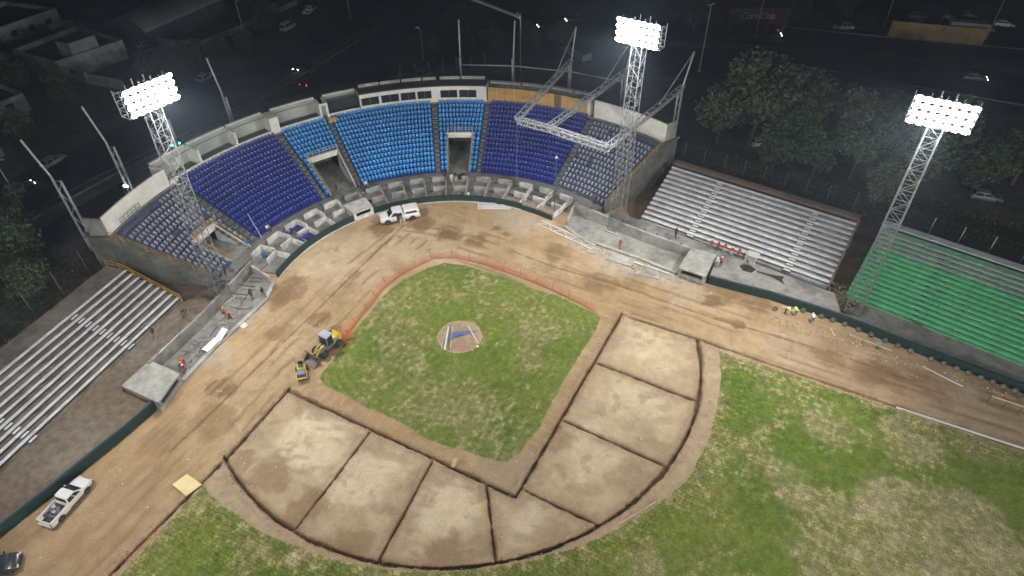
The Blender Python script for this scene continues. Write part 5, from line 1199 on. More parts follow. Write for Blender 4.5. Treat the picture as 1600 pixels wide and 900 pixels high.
# hatch box on the right walkway
t=thing('hatch_box','grey metal hatch box standing on the walkway below the grey bleachers','box',(41.0,-17.0,.95),-.9)
mb=MB(); mb.box((0,0,.5),(1.4,1.1,1.0)); mb.build('box',M_STEEL,t,False); mb=MB(); mb.box((.1,0,1.07),(1.6,1.25,.1)); mb.build('lid',M_CONC_L,t,False)
sheet('manhole','open manhole drawn as a dark sheet on the walkway below the hatch box','manhole',[(38.9,-17.6),(40.3,-17.7),(40.6,-19.0),(39.6,-19.4),(38.8,-18.6)],surf('painted hollow dark',(.03,.022,.014),var=.3),.955,.012)  # flat sheet, no hole cut: the shade inside is put into its colour
sheet('crack','dark crack across the concrete walkway below the grey bleachers','crack',[(40.5,-19.2),(42.0,-20.6),(43.3,-21.4),(42.6,-21.9),(42.4,-22.9),(42.1,-22.0),(41.6,-20.9),(40.4,-19.5)],bpy.data.materials['painted hollow dark'],.955,.01)  # flat sheet over the concrete, the crack's shade put into its colour
# lamp posts of the terrace
for lb,x,y,h in (('thin grey pole with round lamp in front of the right grey seats',19.8,2.6,9.0),('thin leaning pole in front of the left navy seats',-22.6,8.9,4.2)):
    t=thing('lamp_post',lb,'pole',(x,y,.9)); mb=MB(); mb.tube((0,0,0),((0,0,h) if x>0 else (-.9,.5,h)),.06,n=6); mb.build('pole',M_STEEL_D if x>0 else M_STEEL,t,False)
    if x>0: mb=MB(); mb.lathe((0,0,h),(0,0,1),[(.05,-.15),(.22,-.05),(.22,.1),(.05,.18)],10); mb.build('lamp_head',M_STEEL,t,False)
mb=MB(); mb.box((8.6,15.9,1.28),(1.3,.7,.5),.3); tag(mb.build('equipment_case',M_TRIM),'black equipment case on the walkway below the centre stairway','case')
mb=MB(); mb.tube((-22.4,4.6,.6),(-22.4,4.6,1.35),.3,n=12); tag(mb.build('barrel',surf('blue barrel',(.03,.10,.22),var=.1)),'blue barrel in a seating box near the left end','barrel')
# small debris on the soil: nobody could count it
rr_=random.Random(21); mb=MB()
for k in range(1500):
    for _ in range(20):
        x,y=rr_.uniform(-50,60),rr_.uniform(-56,11)
        i=min(ny-1,max(0,int((y-GY0)/GS))); j=min(nx-1,max(0,int((x-GX0)/GS)))
        if reg[i,j] in (0,3) and math.hypot(x+.6,y+11)<(23 if y>-3 else 75): break
    mb.blob((x,y,Z[i,j]+.02),rr_.choice((.03,.04,.05,.06,.09)),0 if rr_.random()<.7 else 1,.3,rr_)
for P,hw,d in TR[:4]:
    for k in range(420):
        q=rr_.randrange(len(P)-1); f=rr_.random(); x=P[q][0]*(1-f)+P[q+1][0]*f+rr_.choice((-1,1))*(hw+abs(rr_.gauss(.1,.25))); y=P[q][1]*(1-f)+P[q+1][1]*f+rr_.gauss(0,.15)
        i=min(ny-1,max(0,int((y-GY0)/GS))); j=min(nx-1,max(0,int((x-GX0)/GS))); mb.blob((x,y,Z[i,j]+.01),rr_.uniform(.04,.12),2,.35,rr_)
tag(mb.build('pebbles',[surf('pale stones',(.50,.44,.34),var=.2),surf('white scraps',(.62,.60,.55),var=.1),surf('brown clods',(.24,.165,.10),var=.2)]),'scattered pebbles and clods over the dirt','pebbles',kind='stuff')
# rubble heap between the grey and green bleachers
mb=MB()
for k in range(700): 
    a=rr_.random(); x=47.0+rr_.gauss(0,1.0)+a*1.6; y=-27.2+rr_.gauss(0,1.2)+a*1.2; mb.blob((x,y,.1+rr_.uniform(0,.5)),rr_.uniform(.1,.3),0,.35,rr_)
tag(mb.build('rubble_heap',surf('brown rubble',(.22,.17,.11),var=.3)),'brown rubble heap between the grey and green bleachers','rubble',kind='stuff')

# scrap timber and rubble left in the dugouts
mb=MB()
for k in range(46):
    a=Vector((-24.5,-3.6,.13)).lerp(Vector((-31.8,-12.6,.13)),rr_.random()); o=rr_.uniform(-.9,1.5); a+=Vector((-.77*o,.63*o,0)); t_a=rr_.uniform(0,3.14); l=rr_.uniform(.15,1.1); d=Vector((math.cos(t_a),math.sin(t_a),rr_.uniform(-.05,.05)))*l
    mb.bar(a-d,a+d,rr_.uniform(.06,.16),rr_.uniform(.03,.08),rr_.choice((0,0,1)))
tag(mb.build('scrap_timber',[M_STEEL_D,surf('grey weathered timber',(.20,.17,.13),var=.3)]),'dark scrap timber strewn over the left dugout floor','scrap timber',kind='stuff')
mb=MB()
for k in range(420):
    f=rr_.random(); x,y=21.2+10.5*f,-4.6-12.4*f; o=abs(rr_.gauss(.6,.9)); mb.blob((x-o*.8,y-o*.62,.04),rr_.choice((.05,.07,.1,.15)),rr_.choice((0,0,1)),.35,rr_)
for k in range(260):
    f=rr_.random(); x,y=38.5+19*f,-25.6-21*f; i=abs(rr_.gauss(.3,.7)); mb.blob((x-.7*i,y-.5*i-1.0+abs(f-.4)*.5,.04),rr_.choice((.04,.06,.09,.12)),rr_.choice((0,1)),.35,rr_)
tag(mb.build('rubble',[M_CONC_L,bpy.data.materials['brown rubble']]),'small concrete rubble along the right dugout kerb and green wall','rubble',kind='stuff')
# ================================================================== STREETS AND TOWN AROUND THE GROUND
M_ASPH=surf('worn asphalt',(.044,.047,.050),rough=.85,var=.25,scale=1.2,grime=.3,gscale=.15,bump=.3)
M_KERB=surf('kerb concrete',(.26,.26,.25),var=.2); M_VERGE=surf('dry verge grass',(.075,.08,.04),rough=.95,var=.4,scale=1.5,gscale=.3,col2=(.11,.09,.055),bump=.8)
M_LINE=surf('road paint',(.45,.45,.43),var=.25); M_PAVE=surf('pavement',(.16,.16,.155),var=.2,scale=1.0,bump=.2)
def road_strip(name,P,w,z,mat,h=None):
    mb=MB(); L=[];Rr=[]
    for i,(x,y) in enumerate(P):
        a=P[max(0,i-1)]; b=P[min(len(P)-1,i+1)]; dx,dy=b[0]-a[0],b[1]-a[1]; l=math.hypot(dx,dy); L.append((x-dy/l*w/2,y+dx/l*w/2)); Rr.append((x+dy/l*w/2,y-dx/l*w/2))
    for i in range(len(P)-1):
        if h: mb.prism([Rr[i],Rr[i+1],L[i+1],L[i]],0,h)
        else: mb.quad((*Rr[i],z),(*Rr[i+1],z),(*L[i+1],z),(*L[i],z))
    return tag(mb.build(name,mat),kind='structure')
AV=[(-120,-40),(-70,15),(-48,38),(-24,62),(-9,78),(12,103),(60,160),(160,280)]        # avenue behind first base
road_strip('road',AV,25,.008,M_ASPH)
ST=[(-10,64),(14,72),(30,70),(52,56),(72,47),(96,36),(120,17),(170,-25),(260,-100)]    # street behind third base
road_strip('road',ST,17,.012,M_ASPH); road_strip('road',[(30,90),(60,74),(92,58),(130,38),(200,-5)],13,.014,M_ASPH)
road_strip('median',[(-60,24),(-48,36.5),(-25,57),(-14,70),(.5,87),(7,94)],1.6,0,M_VERGE,.14)
for off in (.95,-.95): road_strip('kerb',[(x-off*.75,y+off*.65) for x,y in [(-60,24),(-48,36.5),(-25,57),(-14,70),(.5,87),(7,94)]],.22,0,M_KERB,.16)
road_strip('kerb',[(75,46),(86,43),(97,31.5),(118,9.3),(150,-20)],.35,0,M_KERB,.15); road_strip('kerb',[(100,61),(121,45.5),(136,35.5),(160,18)],.35,0,M_KERB,.15)
road_strip('pavement',[(-66,14),(-51,31),(-38,44),(-21,55),(-6,59),(14,61),(30,58)],5.0,.02,M_PAVE)
road_strip('verge',[(-52,66),(-40,80),(-26,86),(-16,98),(-6,112),(20,150)],13,.02,M_VERGE)
road_strip('verge',[(50,16),(55,6),(61,-4),(70,-13),(85,-25),(110,-50)],11,.02,M_VERGE); road_strip('verge',[(-46,14),(-54,2),(-66,-14)],14,.02,M_VERGE)
for i in range(10):                                        # worn lane dashes
    t=i/9; x,y=(-31+34*t,48.5+34*t+6*t*t); road_strip('lane_mark',[(x,y),(x+1.1,y+1.25)],.14,.02,M_LINE)
for i in range(7):
    x,y=(6+3.2*i,60.8+.2*i); road_strip('crosswalk_stripe',[(x,y),(x+1.3,y+6.5)],.55,.03,M_LINE)
# ------------------------------------------------------------------ buildings
M_BWALL=surf('weathered white render',(.25,.275,.275),var=.12,scale=.8,grime=.4,gscale=.3); M_BROOF=surf('red brown roof',(.075,.05,.045),var=.3,scale=.8,grime=.4)
M_ZINC=surf('corrugated zinc',(.30,.33,.33),rough=.5,metal=.3,var=.15); M_YWALL=surf('faded yellow wall',(.36,.25,.09),var=.15,scale=.6,grime=.4,gscale=.4,col2=(.24,.20,.12)); M_REDW=surf('dark red facade',(.055,.012,.012),var=.2)
def parapet_house(label,P,h,block=None,ph=.9,wins=True):
    """flat roofed house: walls, recessed roof, parapet on every side, roof block"""
    c=[sum(p[i] for p in P)/len(P) for i in (0,1)]; t=thing('house',label,'house',(c[0],c[1],0)); n=len(P)
    for i in range(n):
        a,b=Vector((*P[i],0)),Vector((*P[(i+1)%n],0)); mb=MB(); d=(b-a).normalized()
        mb.bar(a+Vector((0,0,h/2)),b+Vector((0,0,h/2)),.3,h); w=mb.build('wall',M_BWALL,t)
        L=(b-a).length; out=Vector((d.y,-d.x,0)); 
        if out.dot(Vector((*c,0))-a)>0: out=-out
        for k in range(int(L/4.5) if wins else 0):
            p=a+d*(2.4+k*4.5)+out*.14; mb=MB(); mb.bar(p+Vector((0,0,1.9)),p+d*1.5+Vector((0,0,1.9)),.1,1.3); f=mb.build('window',M_GLASS,w)
            mb=MB(); mb.bar(p-d*.1+out*.02+Vector((0,0,1.18)),p+d*1.6+out*.02+Vector((0,0,1.18)),.22,.12); mb.build('sill',M_KERB,w)
    q=[(p[0]*.985+c[0]*.015,p[1]*.985+c[1]*.015) for p in P]; mb=MB(); mb.prism(q,h-ph-.25,h-ph); mb.build('roof',M_BROOF,t)
    for i in range(n):
        a,b=P[i],P[(i+1)%n]; mb=MB(); mb.bar((*a,h+.06),(*b,h+.06),.42,.14); mb.build('parapet_coping',M_BWALL,t)
    if block:
        mb=MB(); mb.prism(block,h-ph,h+2.4); mb.build('stair_block',M_BWALL,t)
        mb=MB(); mb.prism([((x-block[0][0])*.95+block[0][0]+.1,(y-block[0][1])*.95+block[0][1]+.1) for x,y in block],h+2.4,h+2.5); mb.build('block_roof',M_ROOF,t)
    return t
parapet_house('flat-roofed white house with stair block left of the lamp bank',[(-72.8,92.4),(-62.3,82.2),(-50.8,91.2),(-62.3,104.7)],4.2,[(-62.5,87.5),(-59.5,84.8),(-55.0,88.8),(-58.0,92.0)],wins=False)
parapet_house('low dark-roofed building at the far left edge of the avenue',[(-80,110),(-92,120),(-84,132),(-70,121)],4.0)
parapet_house('low pale building left of the leaning columns beyond the avenue',[(-66,69),(-73,62),(-79,70),(-72,76)],3.4)
parapet_house('low shed with pale parapet beyond the parked cars on the left',[(-66,50),(-73,44),(-78,50),(-71,56)],3.2)
t=thing('hangar','barn with corrugated vaulted zinc roof at the top left','shed',(-46,110,0)); a=Vector((-52,101,0)); ax_=Vector(nrm(.64,.77)+(0,)); sx=Vector((ax_.y,-ax_.x,0)); LEN,WID=26,13.5
N_=44
for k in range(N_):                                        # each corrugated sheet
    u0,u1=LEN*k/N_,LEN*(k+1)/N_; mb=MB(); ra=[];rb=[]
    for j in range(13):
        ph=math.pi*j/12; y=-WID/2*math.cos(ph); z=3.4+2.6*math.sin(ph); ra.append(a+ax_*(u0+.02)+sx*(y)+Vector((0,0,z+(.10 if k%2 else 0)))); rb.append(a+ax_*(u1-.02)+sx*y+Vector((0,0,z+(.10 if k%2 else 0))))
    mb.loft([ra,rb],0,False,False); mb.build('roof_sheet',M_ZINC,t)
for u in (0.05,LEN-.05):
    mb=MB(); pts=[a+ax_*u+sx*(-WID/2*math.cos(math.pi*j/12))+Vector((0,0,3.35+2.55*math.sin(math.pi*j/12))) for j in range(13)]; pts+= [a+ax_*u+sx*WID/2,a+ax_*u-sx*WID/2]
    mb.add(pts,(tuple(range(len(pts))),)); mb.build('gable',M_ROOF,t)
for s in (-1,1): mb=MB(); mb.bar(a+sx*s*WID/2+Vector((0,0,1.7)),a+ax_*LEN+sx*s*WID/2+Vector((0,0,1.7)),.25,3.4); mb.build('wall',M_ROOF,t)
def lot_wall(label,P,h,mat=M_BWALL,w=.22):
    c=P[len(P)//2]; t=thing('boundary_wall',label,'wall',(c[0],c[1],0))
    for p,q in zip(P[:-1],P[1:]):
        mb=MB(); mb.bar((*p,h/2),(*q,h/2),w,h); mb.build('wall_panel',mat,t); mb=MB(); mb.box((*p,h/2+.1),(.4,.4,h+.2)); mb.build('pier',mat,t)
lot_wall('white boundary wall in front of the flat-roofed house',[(-79,99.5),(-71,93.2),(-64,86.5),(-57,79),(-49,72.6)],2.3)
lot_wall('grey boundary wall behind the flat-roofed house',[(-82.9,115.6),(-73,122),(-65,117),(-54,107.5),(-47,100),(-39.5,94.3),(-35.5,94.8)],1.6,M_KERB)
lot_wall('low lot wall beside the vaulted barn',[(-36,93.5),(-32,97),(-22,107),(-12,118)],1.2,M_KERB)
lot_wall('faded yellow street wall at the top right',[(119.5,47.5),(127,42),(135.5,36.2)],3.6,M_YWALL,.3)
# red storefront with its white script lettering
t=thing('storefront','dark red storefront with white script lettering at the top right','shop',(90,63,0)); ux=Vector(nrm(.945,-.32)+(0,)); o0=Vector((84.5,62.6,0))
mb=MB(); mb.bar(o0+Vector((0,0,3)),o0+ux*14+Vector((0,0,3)),5,6.0); mb.build('wall',M_REDW,t)
mb=MB(); mb.bar(o0+Vector((0,0,6.1)),o0+ux*14+Vector((0,0,6.1)),5.4,.3); mb.build('roof',M_ROOF,t)
fc=bpy.data.curves.new('script','FONT'); fc.body='Coca-Cola'; fc.size=2.1; fc.shear=.35; fc.extrude=.04; fc.space_character=.86
fo=bpy.data.objects.new('script',fc); COL.objects.link(fo); dg=bpy.context.evaluated_depsgraph_get(); tm_=bpy.data.meshes.new_from_object(fo.evaluated_get(dg)); bpy.data.objects.remove(fo)
tm_.materials.clear(); tm_.materials.append(surf('white sign paint',(.32,.26,.26),var=.1)); s_=link('lettering',tm_,t)
nv=Vector((ux.y,-ux.x,0)); s_.location=o0+ux*2.7+nv*2.56+Vector((0,0,3.9))-t.location; s_.matrix_basis=Matrix.Translation(s_.location)@Matrix((( ux.x,0,nv.x,0),(ux.y,0,nv.y,0),(0,1,0,0),(0,0,0,1)))
for k in range(3):
    mb=MB(); p=o0+ux*(1.2+4.4*k)+nv*2.5; mb.bar(p+Vector((0,0,1.5)),p+ux*2.8+Vector((0,0,1.5)),.1,2.2); mb.build('shop_window',M_GLASS,t)
# fences with posts behind the bleachers
def wire_fence(label,P,h,step,mat=M_RUST):
    t=thing('wire_fence',label,'fence',(P[0][0],P[0][1],0))
    for p,q in zip(P[:-1],P[1:]):
        L=math.dist(p,q); n=max(1,int(L/step))
        for k in range(n):
            f=k/n; x,y=p[0]*(1-f)+q[0]*f,p[1]*(1-f)+q[1]*f; mb=MB(); mb.tube((x,y,0),(x,y,h),.055,n=6); mb.build('post',mat,t)
        mb=MB()
        for z in np.linspace(.3,h-.05,7): mb.bar((*p,z),(*q,z),.014)
        for k in range(int(L/.6)): f=k*.6/L; x,y=p[0]*(1-f)+q[0]*f,p[1]*(1-f)+q[1]*f; mb.bar((x,y,.1),(x,y,h-.05),.011)
        tag(mb.build('wire',M_STEEL_D,t),kind='stuff')
wire_fence('post and wire fence behind the grey bleachers',[(41,9),(47,1.0),(56.5,-11.2),(61,-17.0)],6.4,2.9)
wire_fence('post and wire fence behind the green bleachers',[(62.5,-19.2),(75,-36.5)],6.2,3.4,M_STEEL)
wire_fence('post and wire fence behind the white-planked bleachers',[(-44.5,6.5),(-52,-4.0),(-62,-18)],5.6,3.3)
# poles
def street_pole(label,x,y,h,arm=None,col=None,lit=None,r=.09):
    t=thing('street_lamp',label,'street lamp',(x,y,0)); mb=MB(); mb.tube((0,0,0),(0,0,h),r,r*.6,8); mb.build('pole',col or M_STEEL,t,False)
    mb=MB(); mb.tube((0,0,0),(0,0,.35),r*2,n=8); mb.build('base',M_CONC,t,False)
    for d in (arm or []):
        mb=MB(); mb.bar((0,0,h-.1),(d[0],d[1],h+.25),.07); mb.build('arm',col or M_STEEL,t,False)
        mb=MB(); mb.loft([ring(-.4,.1,-.05,.06,.02),ring(.1,.16,-.08,.08,.03),ring(.45,.1,-.05,.05,.02)]); o=mb.build('lamp_head',lit or M_STEEL,t,False); o.location=(d[0],d[1],h+.28); o.rotation_euler=(0,0,math.atan2(d[1],d[0]))
M_LAMPON=glow('lit street lamp',(.95,.97,1),16); M_LAMPW=glow('distant lamp',(.9,.93,1),9); M_GREEN=glow('green signal lamp',(.05,1,.62),9); M_WARM=glow('warm lamp',(1,.75,.45),7)
M_YPOLE=surf('yellowed pole',(.36,.31,.19),var=.2)
street_pole('thin tall pole at the top left beside the hedge',-25.2,93.6,9.2,[(1.2,.3)]); street_pole('pole with short arm on the far median',.3,101,8.0,[(1,.5)])
street_pole('short bright pole behind the light blue seats',12.7,68.3,7.0,[(-.6,.2)]); street_pole('tall yellowed pole left of the big tree on the right',67.5,43.5,13.5,[(.5,.2),(-.5,-.2)],M_YPOLE,None,.17)
street_pole('thin grey pole in front of the red storefront',90,57.2,9,[(.8,.3)]); street_pole('bright pole at the left edge beside the parked car',-57.5,28.0,9.5,[(-1.1,.6),(1.1,-.6)])
street_pole('lit lamp pole behind the blank white wall of the left seats',-41.2,22.4,5.2,[(.5,-.5)],M_STEEL_D,M_LAMPON); street_pole('lamp pole beside the faded yellow wall',122.5,52.5,9,[(.6,.4)],None,M_LAMPW); street_pole('thin pole right of the faded yellow wall',139,38.5,11,[(.8,.4)])
street_pole('thin pole to the right of the right lamp bank',112,2,9,[(.9,.5)]); street_pole('thin pole between roof boom and lamp tower',50.5,45.5,10,[(.6,.2)],M_STEEL_D)
t=thing('traffic_light','green traffic light on a mast over the avenue','traffic light',(-38.2,38.6,0)); mb=MB(); mb.tube((0,0,0),(0,0,4.6),.08,n=8); mb.bar((0,0,4.5),(3.6,-1.6,4.7),.1); mb.build('mast',M_STEEL_D,t,False)
for x,y in ((2.2,-1.9),(3.3,-1.35)):
    mb=MB(); mb.box((x,y,4.1),(.34,.34,1.0)); h_=mb.build('signal_head',M_TRIM,t,False); mb=MB(); mb.lathe((x-.02,y-.17,3.8),(0,-1,0),[(.17,0),(.15,.07),(.05,.1)],10); mb.build('lens',M_GREEN,h_,False)
# gantry sign over the far street and a long lit roof edge
t=thing('sign_gantry','long pale sign beam with brackets over the far street','gantry',(29,58,0)); mb=MB(); mb.bar((24.5,69.5,11.8),(31,54.5,11.8),.5,.5); mb.build('beam',surf('pale sign beam',(.42,.43,.36),var=.15),t); mb=MB(); mb.tube((31,54.5,0),(31,54.5,12),.15); mb.build('post',M_STEEL,t)
for k in (0,.9): mb=MB(); mb.bar((30.6+k*.35,55.4-k*.8,11.3),(30.6+k*.35,55.4-k*.8,12.5),.16); mb.build('bracket',M_STEEL,t)
t=thing('flatbed_trailer','pale flatbed trailer parked behind the left roof boom','trailer',(45,58.5,0),math.atan2(-8.6,2.0)); mb=MB(); mb.box((0,0,1.2),(9.2,2.4,.25)); mb.build('bed',M_ZINC,t,False); mb=MB(); mb.box((4.4,0,1.9),(.15,2.4,1.3)); mb.build('headboard',M_ZINC,t,False)
for x in (-3.2,-2.2,3.0):
    for s in (-1,1): wheel(t,x,s*1.05,.5,.3,False)
# ------------------------------------------------------------------ town traffic and parked cars (small in the picture)
SM=dict(detail=False,glassm=M_GLASS)
def car(label,x,y,h,paint,lit=None,**k): return vehicle('car',label,'car',(x,y),h,paint,lit=lit,**{**SM,**k})
car('silver van parked first along the hedge at the top',-15.2,99.0,(.6,.8),P_WHITE,L=4.8,Wd=1.9,H=1.9,cab=(-2.3,-2.2,.7,1.5)); car('white pickup parked ahead of the silver van at the top',-9.2,109.8,(.5,.86),P_WHITE,L=5.2,Wd=1.9,H=1.7,belt=1.0,cab=(-.5,-.4,.6,1.3),bed='open')
car('pale hatchback parked beyond the leaning column on the left avenue',-33.4,73.0,(.5,.86),P_SILVER); car('pale car parked behind the leaning column at the far left',-56.8,44.0,(.6,.8),P_SILVER,L=4.5)
car('dark car with one headlight lit at the left edge',-60.2,36.0,(.75,.6),P_GREYC,lit='h'); car('dark red tail-lit car on the avenue',-12.6,64.0,(.55,.83),P_BLACK,lit='t')
car('dark car with warm headlights on the avenue',-13.6,72.6,(-.6,-.8),P_BLACK,lit='h'); car('white car with red tail light on the street at the upper right',112.4,54.9,(-.97,.25),P_SILVER,lit='t',L=4.8,H=1.6)
car('dark oncoming car with headlights on the upper right street',97.5,54.2,(-.9,.43),P_BLACK,lit='h'); car('white car parked under the trees behind the grey bleachers',61.8,11.6,(.95,-.1),P_WHITE)
car('dark car with lit amber lamp behind the press boxes',1.5,58.6,(.97,.1),P_BLACK); car('grey van near the sidewalk behind the press boxes',11.0,59.5,(.95,.2),P_GREYC,H=1.9,cab=(-2.0,-1.9,.8,1.5))
car('dark car with white headlights on the far upper street',45.5,79.3,(-.96,.05),P_BLACK,lit='h'); car('second dark car with headlights on the far upper street',53.5,81.0,(-.95,.1),P_BLACK,lit='h')
car('dark blue car under the trees by the right lamp tower',84.5,-14.0,(.8,-.6),P_GREYC); car('grey car parked right of the trees on the street',118.5,21.6,(.8,-.6),P_GREYC,lit='h')
car('grey car on the lot left of the lamp bank',-47.5,97.8,(.75,.6),P_GREYC); 
for i,(x,y,hx,pp) in enumerate(((131,50,.8,P_SILVER),(137,46,.8,P_WHITE),(143,43,.6,P_GREYC),(135,55,.9,P_TAN),(141,51,.5,P_SILVER),(150,44,.7,P_WHITE),(147,52,.8,P_GREYC),(158,36,.8,P_SILVER))):
    car(('silver car nearest the left end of the yellow wall','white car in the yard behind the yellow wall','dark grey car in the yard behind the yellow wall','beige car at the back of the yard behind the yellow wall','silver car in the middle of the yard behind the yellow wall','white car at the right of the yard behind the yellow wall','grey car at the far back of the walled yard','silver car beside the yard right of the yellow wall')[i],x,y,(hx,-.6),pp)
t=thing('container','pale shipping container just behind the yellow wall','container',(134,40.2,0),math.atan2(-.56,.83)); mb=MB(); mb.box((0,0,2.9),(8,2.4,2.5)); mb.build('body',M_ZINC,t,False)
for k in range(16): mb=MB(); mb.box((-3.8+.5*k,-1.22,2.9),(.2,.05,2.3)); mb.build('rib',M_ZINC,t,False)
# ------------------------------------------------------------------ trees
M_BARK=surf('tree bark',(.10,.075,.05),rough=.95,var=.3,scale=3,bump=.8)
def leafmat(n,c,c2): return surf(n,c,rough=.8,var=.35,scale=1.3,gscale=.35,col2=c2,spec=.2)
M_LEAF=[leafmat('olive leaves',(.09,.115,.05),(.06,.08,.035)),leafmat('dark green leaves',(.07,.10,.045),(.045,.065,.03)),leafmat('dry green leaves',(.115,.125,.06),(.075,.09,.042))]
def crown_mesh(seed,rx,rz,nl,leaf,mi,gap=.25):
    rnd=np.random.default_rng(seed); lob=[]
    for k in range(nl):
        u=rnd.normal(size=3); u/=np.linalg.norm(u); r=rnd.uniform(.45,.95); lob.append((u*np.array((rx,rx,rz))*r*.82,rnd.uniform(.22,.40)*rx))
    V=[];F=[]
    for c,r in lob:
        n=int(95*(r/1.6)**1.6)+40
        for _ in range(n):
            u=rnd.normal(size=3); u/=np.linalg.norm(u); u[2]=u[2]*.8+.12; p=c+u*r*rnd.uniform(.6,1.12)
            a=rnd.normal(size=3); a/=np.linalg.norm(a); b=np.cross(a,rnd.normal(size=3)); b/=np.linalg.norm(b); s=leaf*rnd.uniform(.6,1.35)
            i=len(V); V += [tuple(p-a*s*.9),tuple(p+b*s*.45),tuple(p+a*s*.9),tuple(p-b*s*.45)]; F.append((i,i+1,i+2,i+3))
    me=bpy.data.meshes.new('crown'); me.from_pydata(V,[],F); me.materials.append(M_LEAF[mi]); me.update(); return me
def trunk_mesh(seed,h,rx,r=.28):
    rnd=random.Random(seed); mb=MB(); p=Vector((0,0,0)); 
    pts=[Vector((rnd.uniform(-.15,.15)*k,rnd.uniform(-.15,.15)*k,h*k/4)) for k in range(5)]
    for k in range(4): mb.tube(pts[k],pts[k+1],r*(1-.17*k),r*(1-.17*(k+1)),8,0,False)
    for k in range(7):
        a=k*2.4+rnd.random(); b=pts[2+k%3]; e=b+Vector((math.cos(a)*rx*.75,math.sin(a)*rx*.75,h*.45)); m=(b+e)/2+Vector((0,0,h*.08))
        mb.tube(b,m,r*.45,r*.3,6,0,False); mb.tube(m,e,r*.3,r*.1,6,0,False)
    return mb.mesh('trunk',M_BARK,True)
TV=[(crown_mesh(100+i,4.2,3.9,26,.30,i%3),trunk_mesh(200+i,4.6,3.6)) for i in range(5)]
def tree(label,x,y,h,w,v,cat='tree',name='tree',group=None,flat=1.0):
    t=thing(name,label,cat,(x,y,0),random.uniform(0,6.28),group); c=link('crown',TV[v][0],t); k=link('trunk',TV[v][1],t)
    s=w/4.4; cz=h-3.6*s*flat; c.location=(0,0,max(cz,1.2)); c.scale=(s,s,s*flat*1.02); k.scale=(s,s,max(.25,cz/5.4)); return t
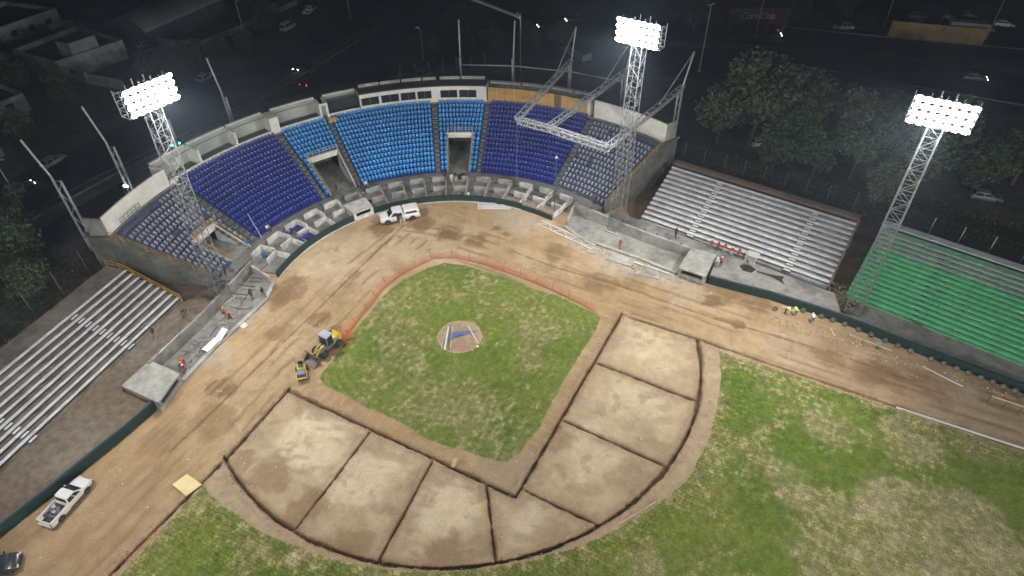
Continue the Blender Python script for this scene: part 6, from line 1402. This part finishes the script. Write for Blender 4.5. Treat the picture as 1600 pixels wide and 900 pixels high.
for a in (('big olive tree behind the right end of the grandstand, tallest crown',59.5,12.0,16.5,7.6,0),('broad tree left of the tallest one behind the grandstand end',54.5,14.5,11,5.4,2),
          ('tree with forked crown just right of the tallest tree',67.5,9.0,13.5,5.6,3),('low tree in front of the tallest tree behind the grey bleachers',58.0,3.0,9.5,4.8,1),('second low tree behind the middle of the grey bleachers',62.5,-1.0,9.5,4.6,4),
          ('tree behind the right end of the grey bleachers',68.5,-3.0,12.0,5.4,0),('tree left of the right floodlight tower',72.5,2.5,12.5,5.2,2),('pale tree behind the right floodlight tower mast',76.5,-8.0,11.5,5.4,3),
          ('yellowish small tree at the foot of the right tower behind the green bleachers',67.0,-10.5,7.5,3.6,2),('tree behind the right lamp bank',84.0,-5.0,11.5,5.6,1),('tree right of the right lamp bank at the picture edge',92.0,-12.0,11,5.4,4),
          ('far tree above the right lamp bank street side',81.0,5.5,10,4.4,0),('tree beyond the twin booms left of the tallest tree',63.5,20.5,10.5,4.6,4),
          ('tree filling the gap right of the tallest tree crown',63.5,5.5,12.0,5.4,1),('dark tree deep between the forked tree and the street',74.5,6.0,11.0,5.2,4),('dark tree just left of the right floodlight mast',74.5,-3.5,11.0,5.2,1),('dark tree right of the right floodlight mast below the lamp bank',83.5,-12.5,9.5,4.6,4),
          ('large dark tree at the left edge behind the white-planked bleachers',-55.5,14.5,8.5,6.0,1),('dark tree left of the leaning twin column at the left edge',-58.5,24.0,7.5,5.2,4),('tree at the left edge nearest the camera',-60.0,4.5,8,5.6,1),('small dark tree beside the left end of the white-planked bleachers',-52.0,6.5,5.5,3.6,3),
          ('street tree beside the pale car at the far left',-63.5,53,7,4.2,1),('tree in front of the white boundary wall at the top left',-60.5,72.5,6.5,4.0,4),('second tree along the white boundary wall',-70,80,6.5,4.4,1),
          ('hedge tree first along the far verge from the left',-44.5,80.5,4.8,3.6,4),('hedge tree second along the far verge from the left',-37.5,86,4.6,3.4,1),('hedge tree third along the far verge from the left',-31.0,85.5,4.6,3.4,3),('hedge tree under the thin tall pole',-25.5,88.5,4.8,3.2,2),('hedge tree right of the thin tall pole',-20.5,97,5.0,3.4,4),('hedge tree above the parked silver van',-19.5,106,5.2,3.6,0),('hedge tree furthest along the verge at the top',-13,120,5.6,3.8,1),
          ('small bushy tree beside the short bright pole behind the press boxes',14.6,66.2,6.2,2.3,1),('bush left of the tall column behind the plywood boards',23.5,70.5,5.5,2.9,4),('round tree behind the tall column beyond the plywood boards',29.0,68.8,6.0,3.2,0),('dark tree between the two left roof booms',37.5,66.0,6.0,3.4,1),('dark tree above the flatbed trailer',44.5,67,6.0,3.4,3),
          ('dark tree left of the red storefront',78.5,66.0,8,4,1),('dark tree right of the red storefront',104,62.5,7.5,3.8,4),('dark tree at the top beside the yard lamp',116,60,7,3.6,1)):
    tree(*a)
t=tree('small cypress-like shrub behind the leaning column at the left edge',-53.9,11.4,3.6,1.5,2)
# undergrowth below the right trees: one mass nobody could count
rnd=np.random.default_rng(5); V=[];F=[]
for _ in range(9000):
    f=rnd.random(); side=rnd.random()<.72
    x,y=((46+f*36)+rnd.normal()*3.2,(10-f*36)+rnd.normal()*3.2) if side else (-47-f*14+rnd.normal()*2.5,10-f*22+rnd.normal()*2.5)
    if side and (x-30.9)*.788+(y+3.7)*.615<12.2: continue
    if not side and (-(x+32.6)*.815+(y+2)*.58)<12.5: continue
    z=abs(rnd.normal())*.35+.05; a=rnd.normal(size=3); a/=np.linalg.norm(a); b=np.cross(a,(.3,.5,.8)); b/=np.linalg.norm(b); s=rnd.uniform(.12,.3); p=np.array((x,y,z)); i=len(V)
    V += [tuple(p-a*s),tuple(p+b*s*.5),tuple(p+a*s),tuple(p-b*s*.5)]; F.append((i,i+1,i+2,i+3))
me=bpy.data.meshes.new('undergrowth'); me.from_pydata(V,[],F); me.materials.append(M_LEAF[2]); tag(link('undergrowth',me),'dry undergrowth below the trees behind the bleachers','undergrowth',kind='stuff')
# ================================================================== NIGHT HAZE ROUND THE LAMPS
mh=bpy.data.materials.new('night haze'); mh.use_nodes=True; nt=mh.node_tree
nt.nodes.remove(nt.nodes['Principled BSDF']); pv=nt.nodes.new('ShaderNodeVolumePrincipled')
pv.inputs['Color'].default_value=(.62,.78,1.0,1); pv.inputs['Density'].default_value=.00036; pv.inputs['Anisotropy'].default_value=.35
nt.links.new(pv.outputs[0],nt.nodes['Material Output'].inputs['Volume'])
mb=MB(); mb.box((0,0,29.5),(1840,1840,63)); tag(mb.build('haze',mh),'thin night haze over the ground','haze',kind='stuff')
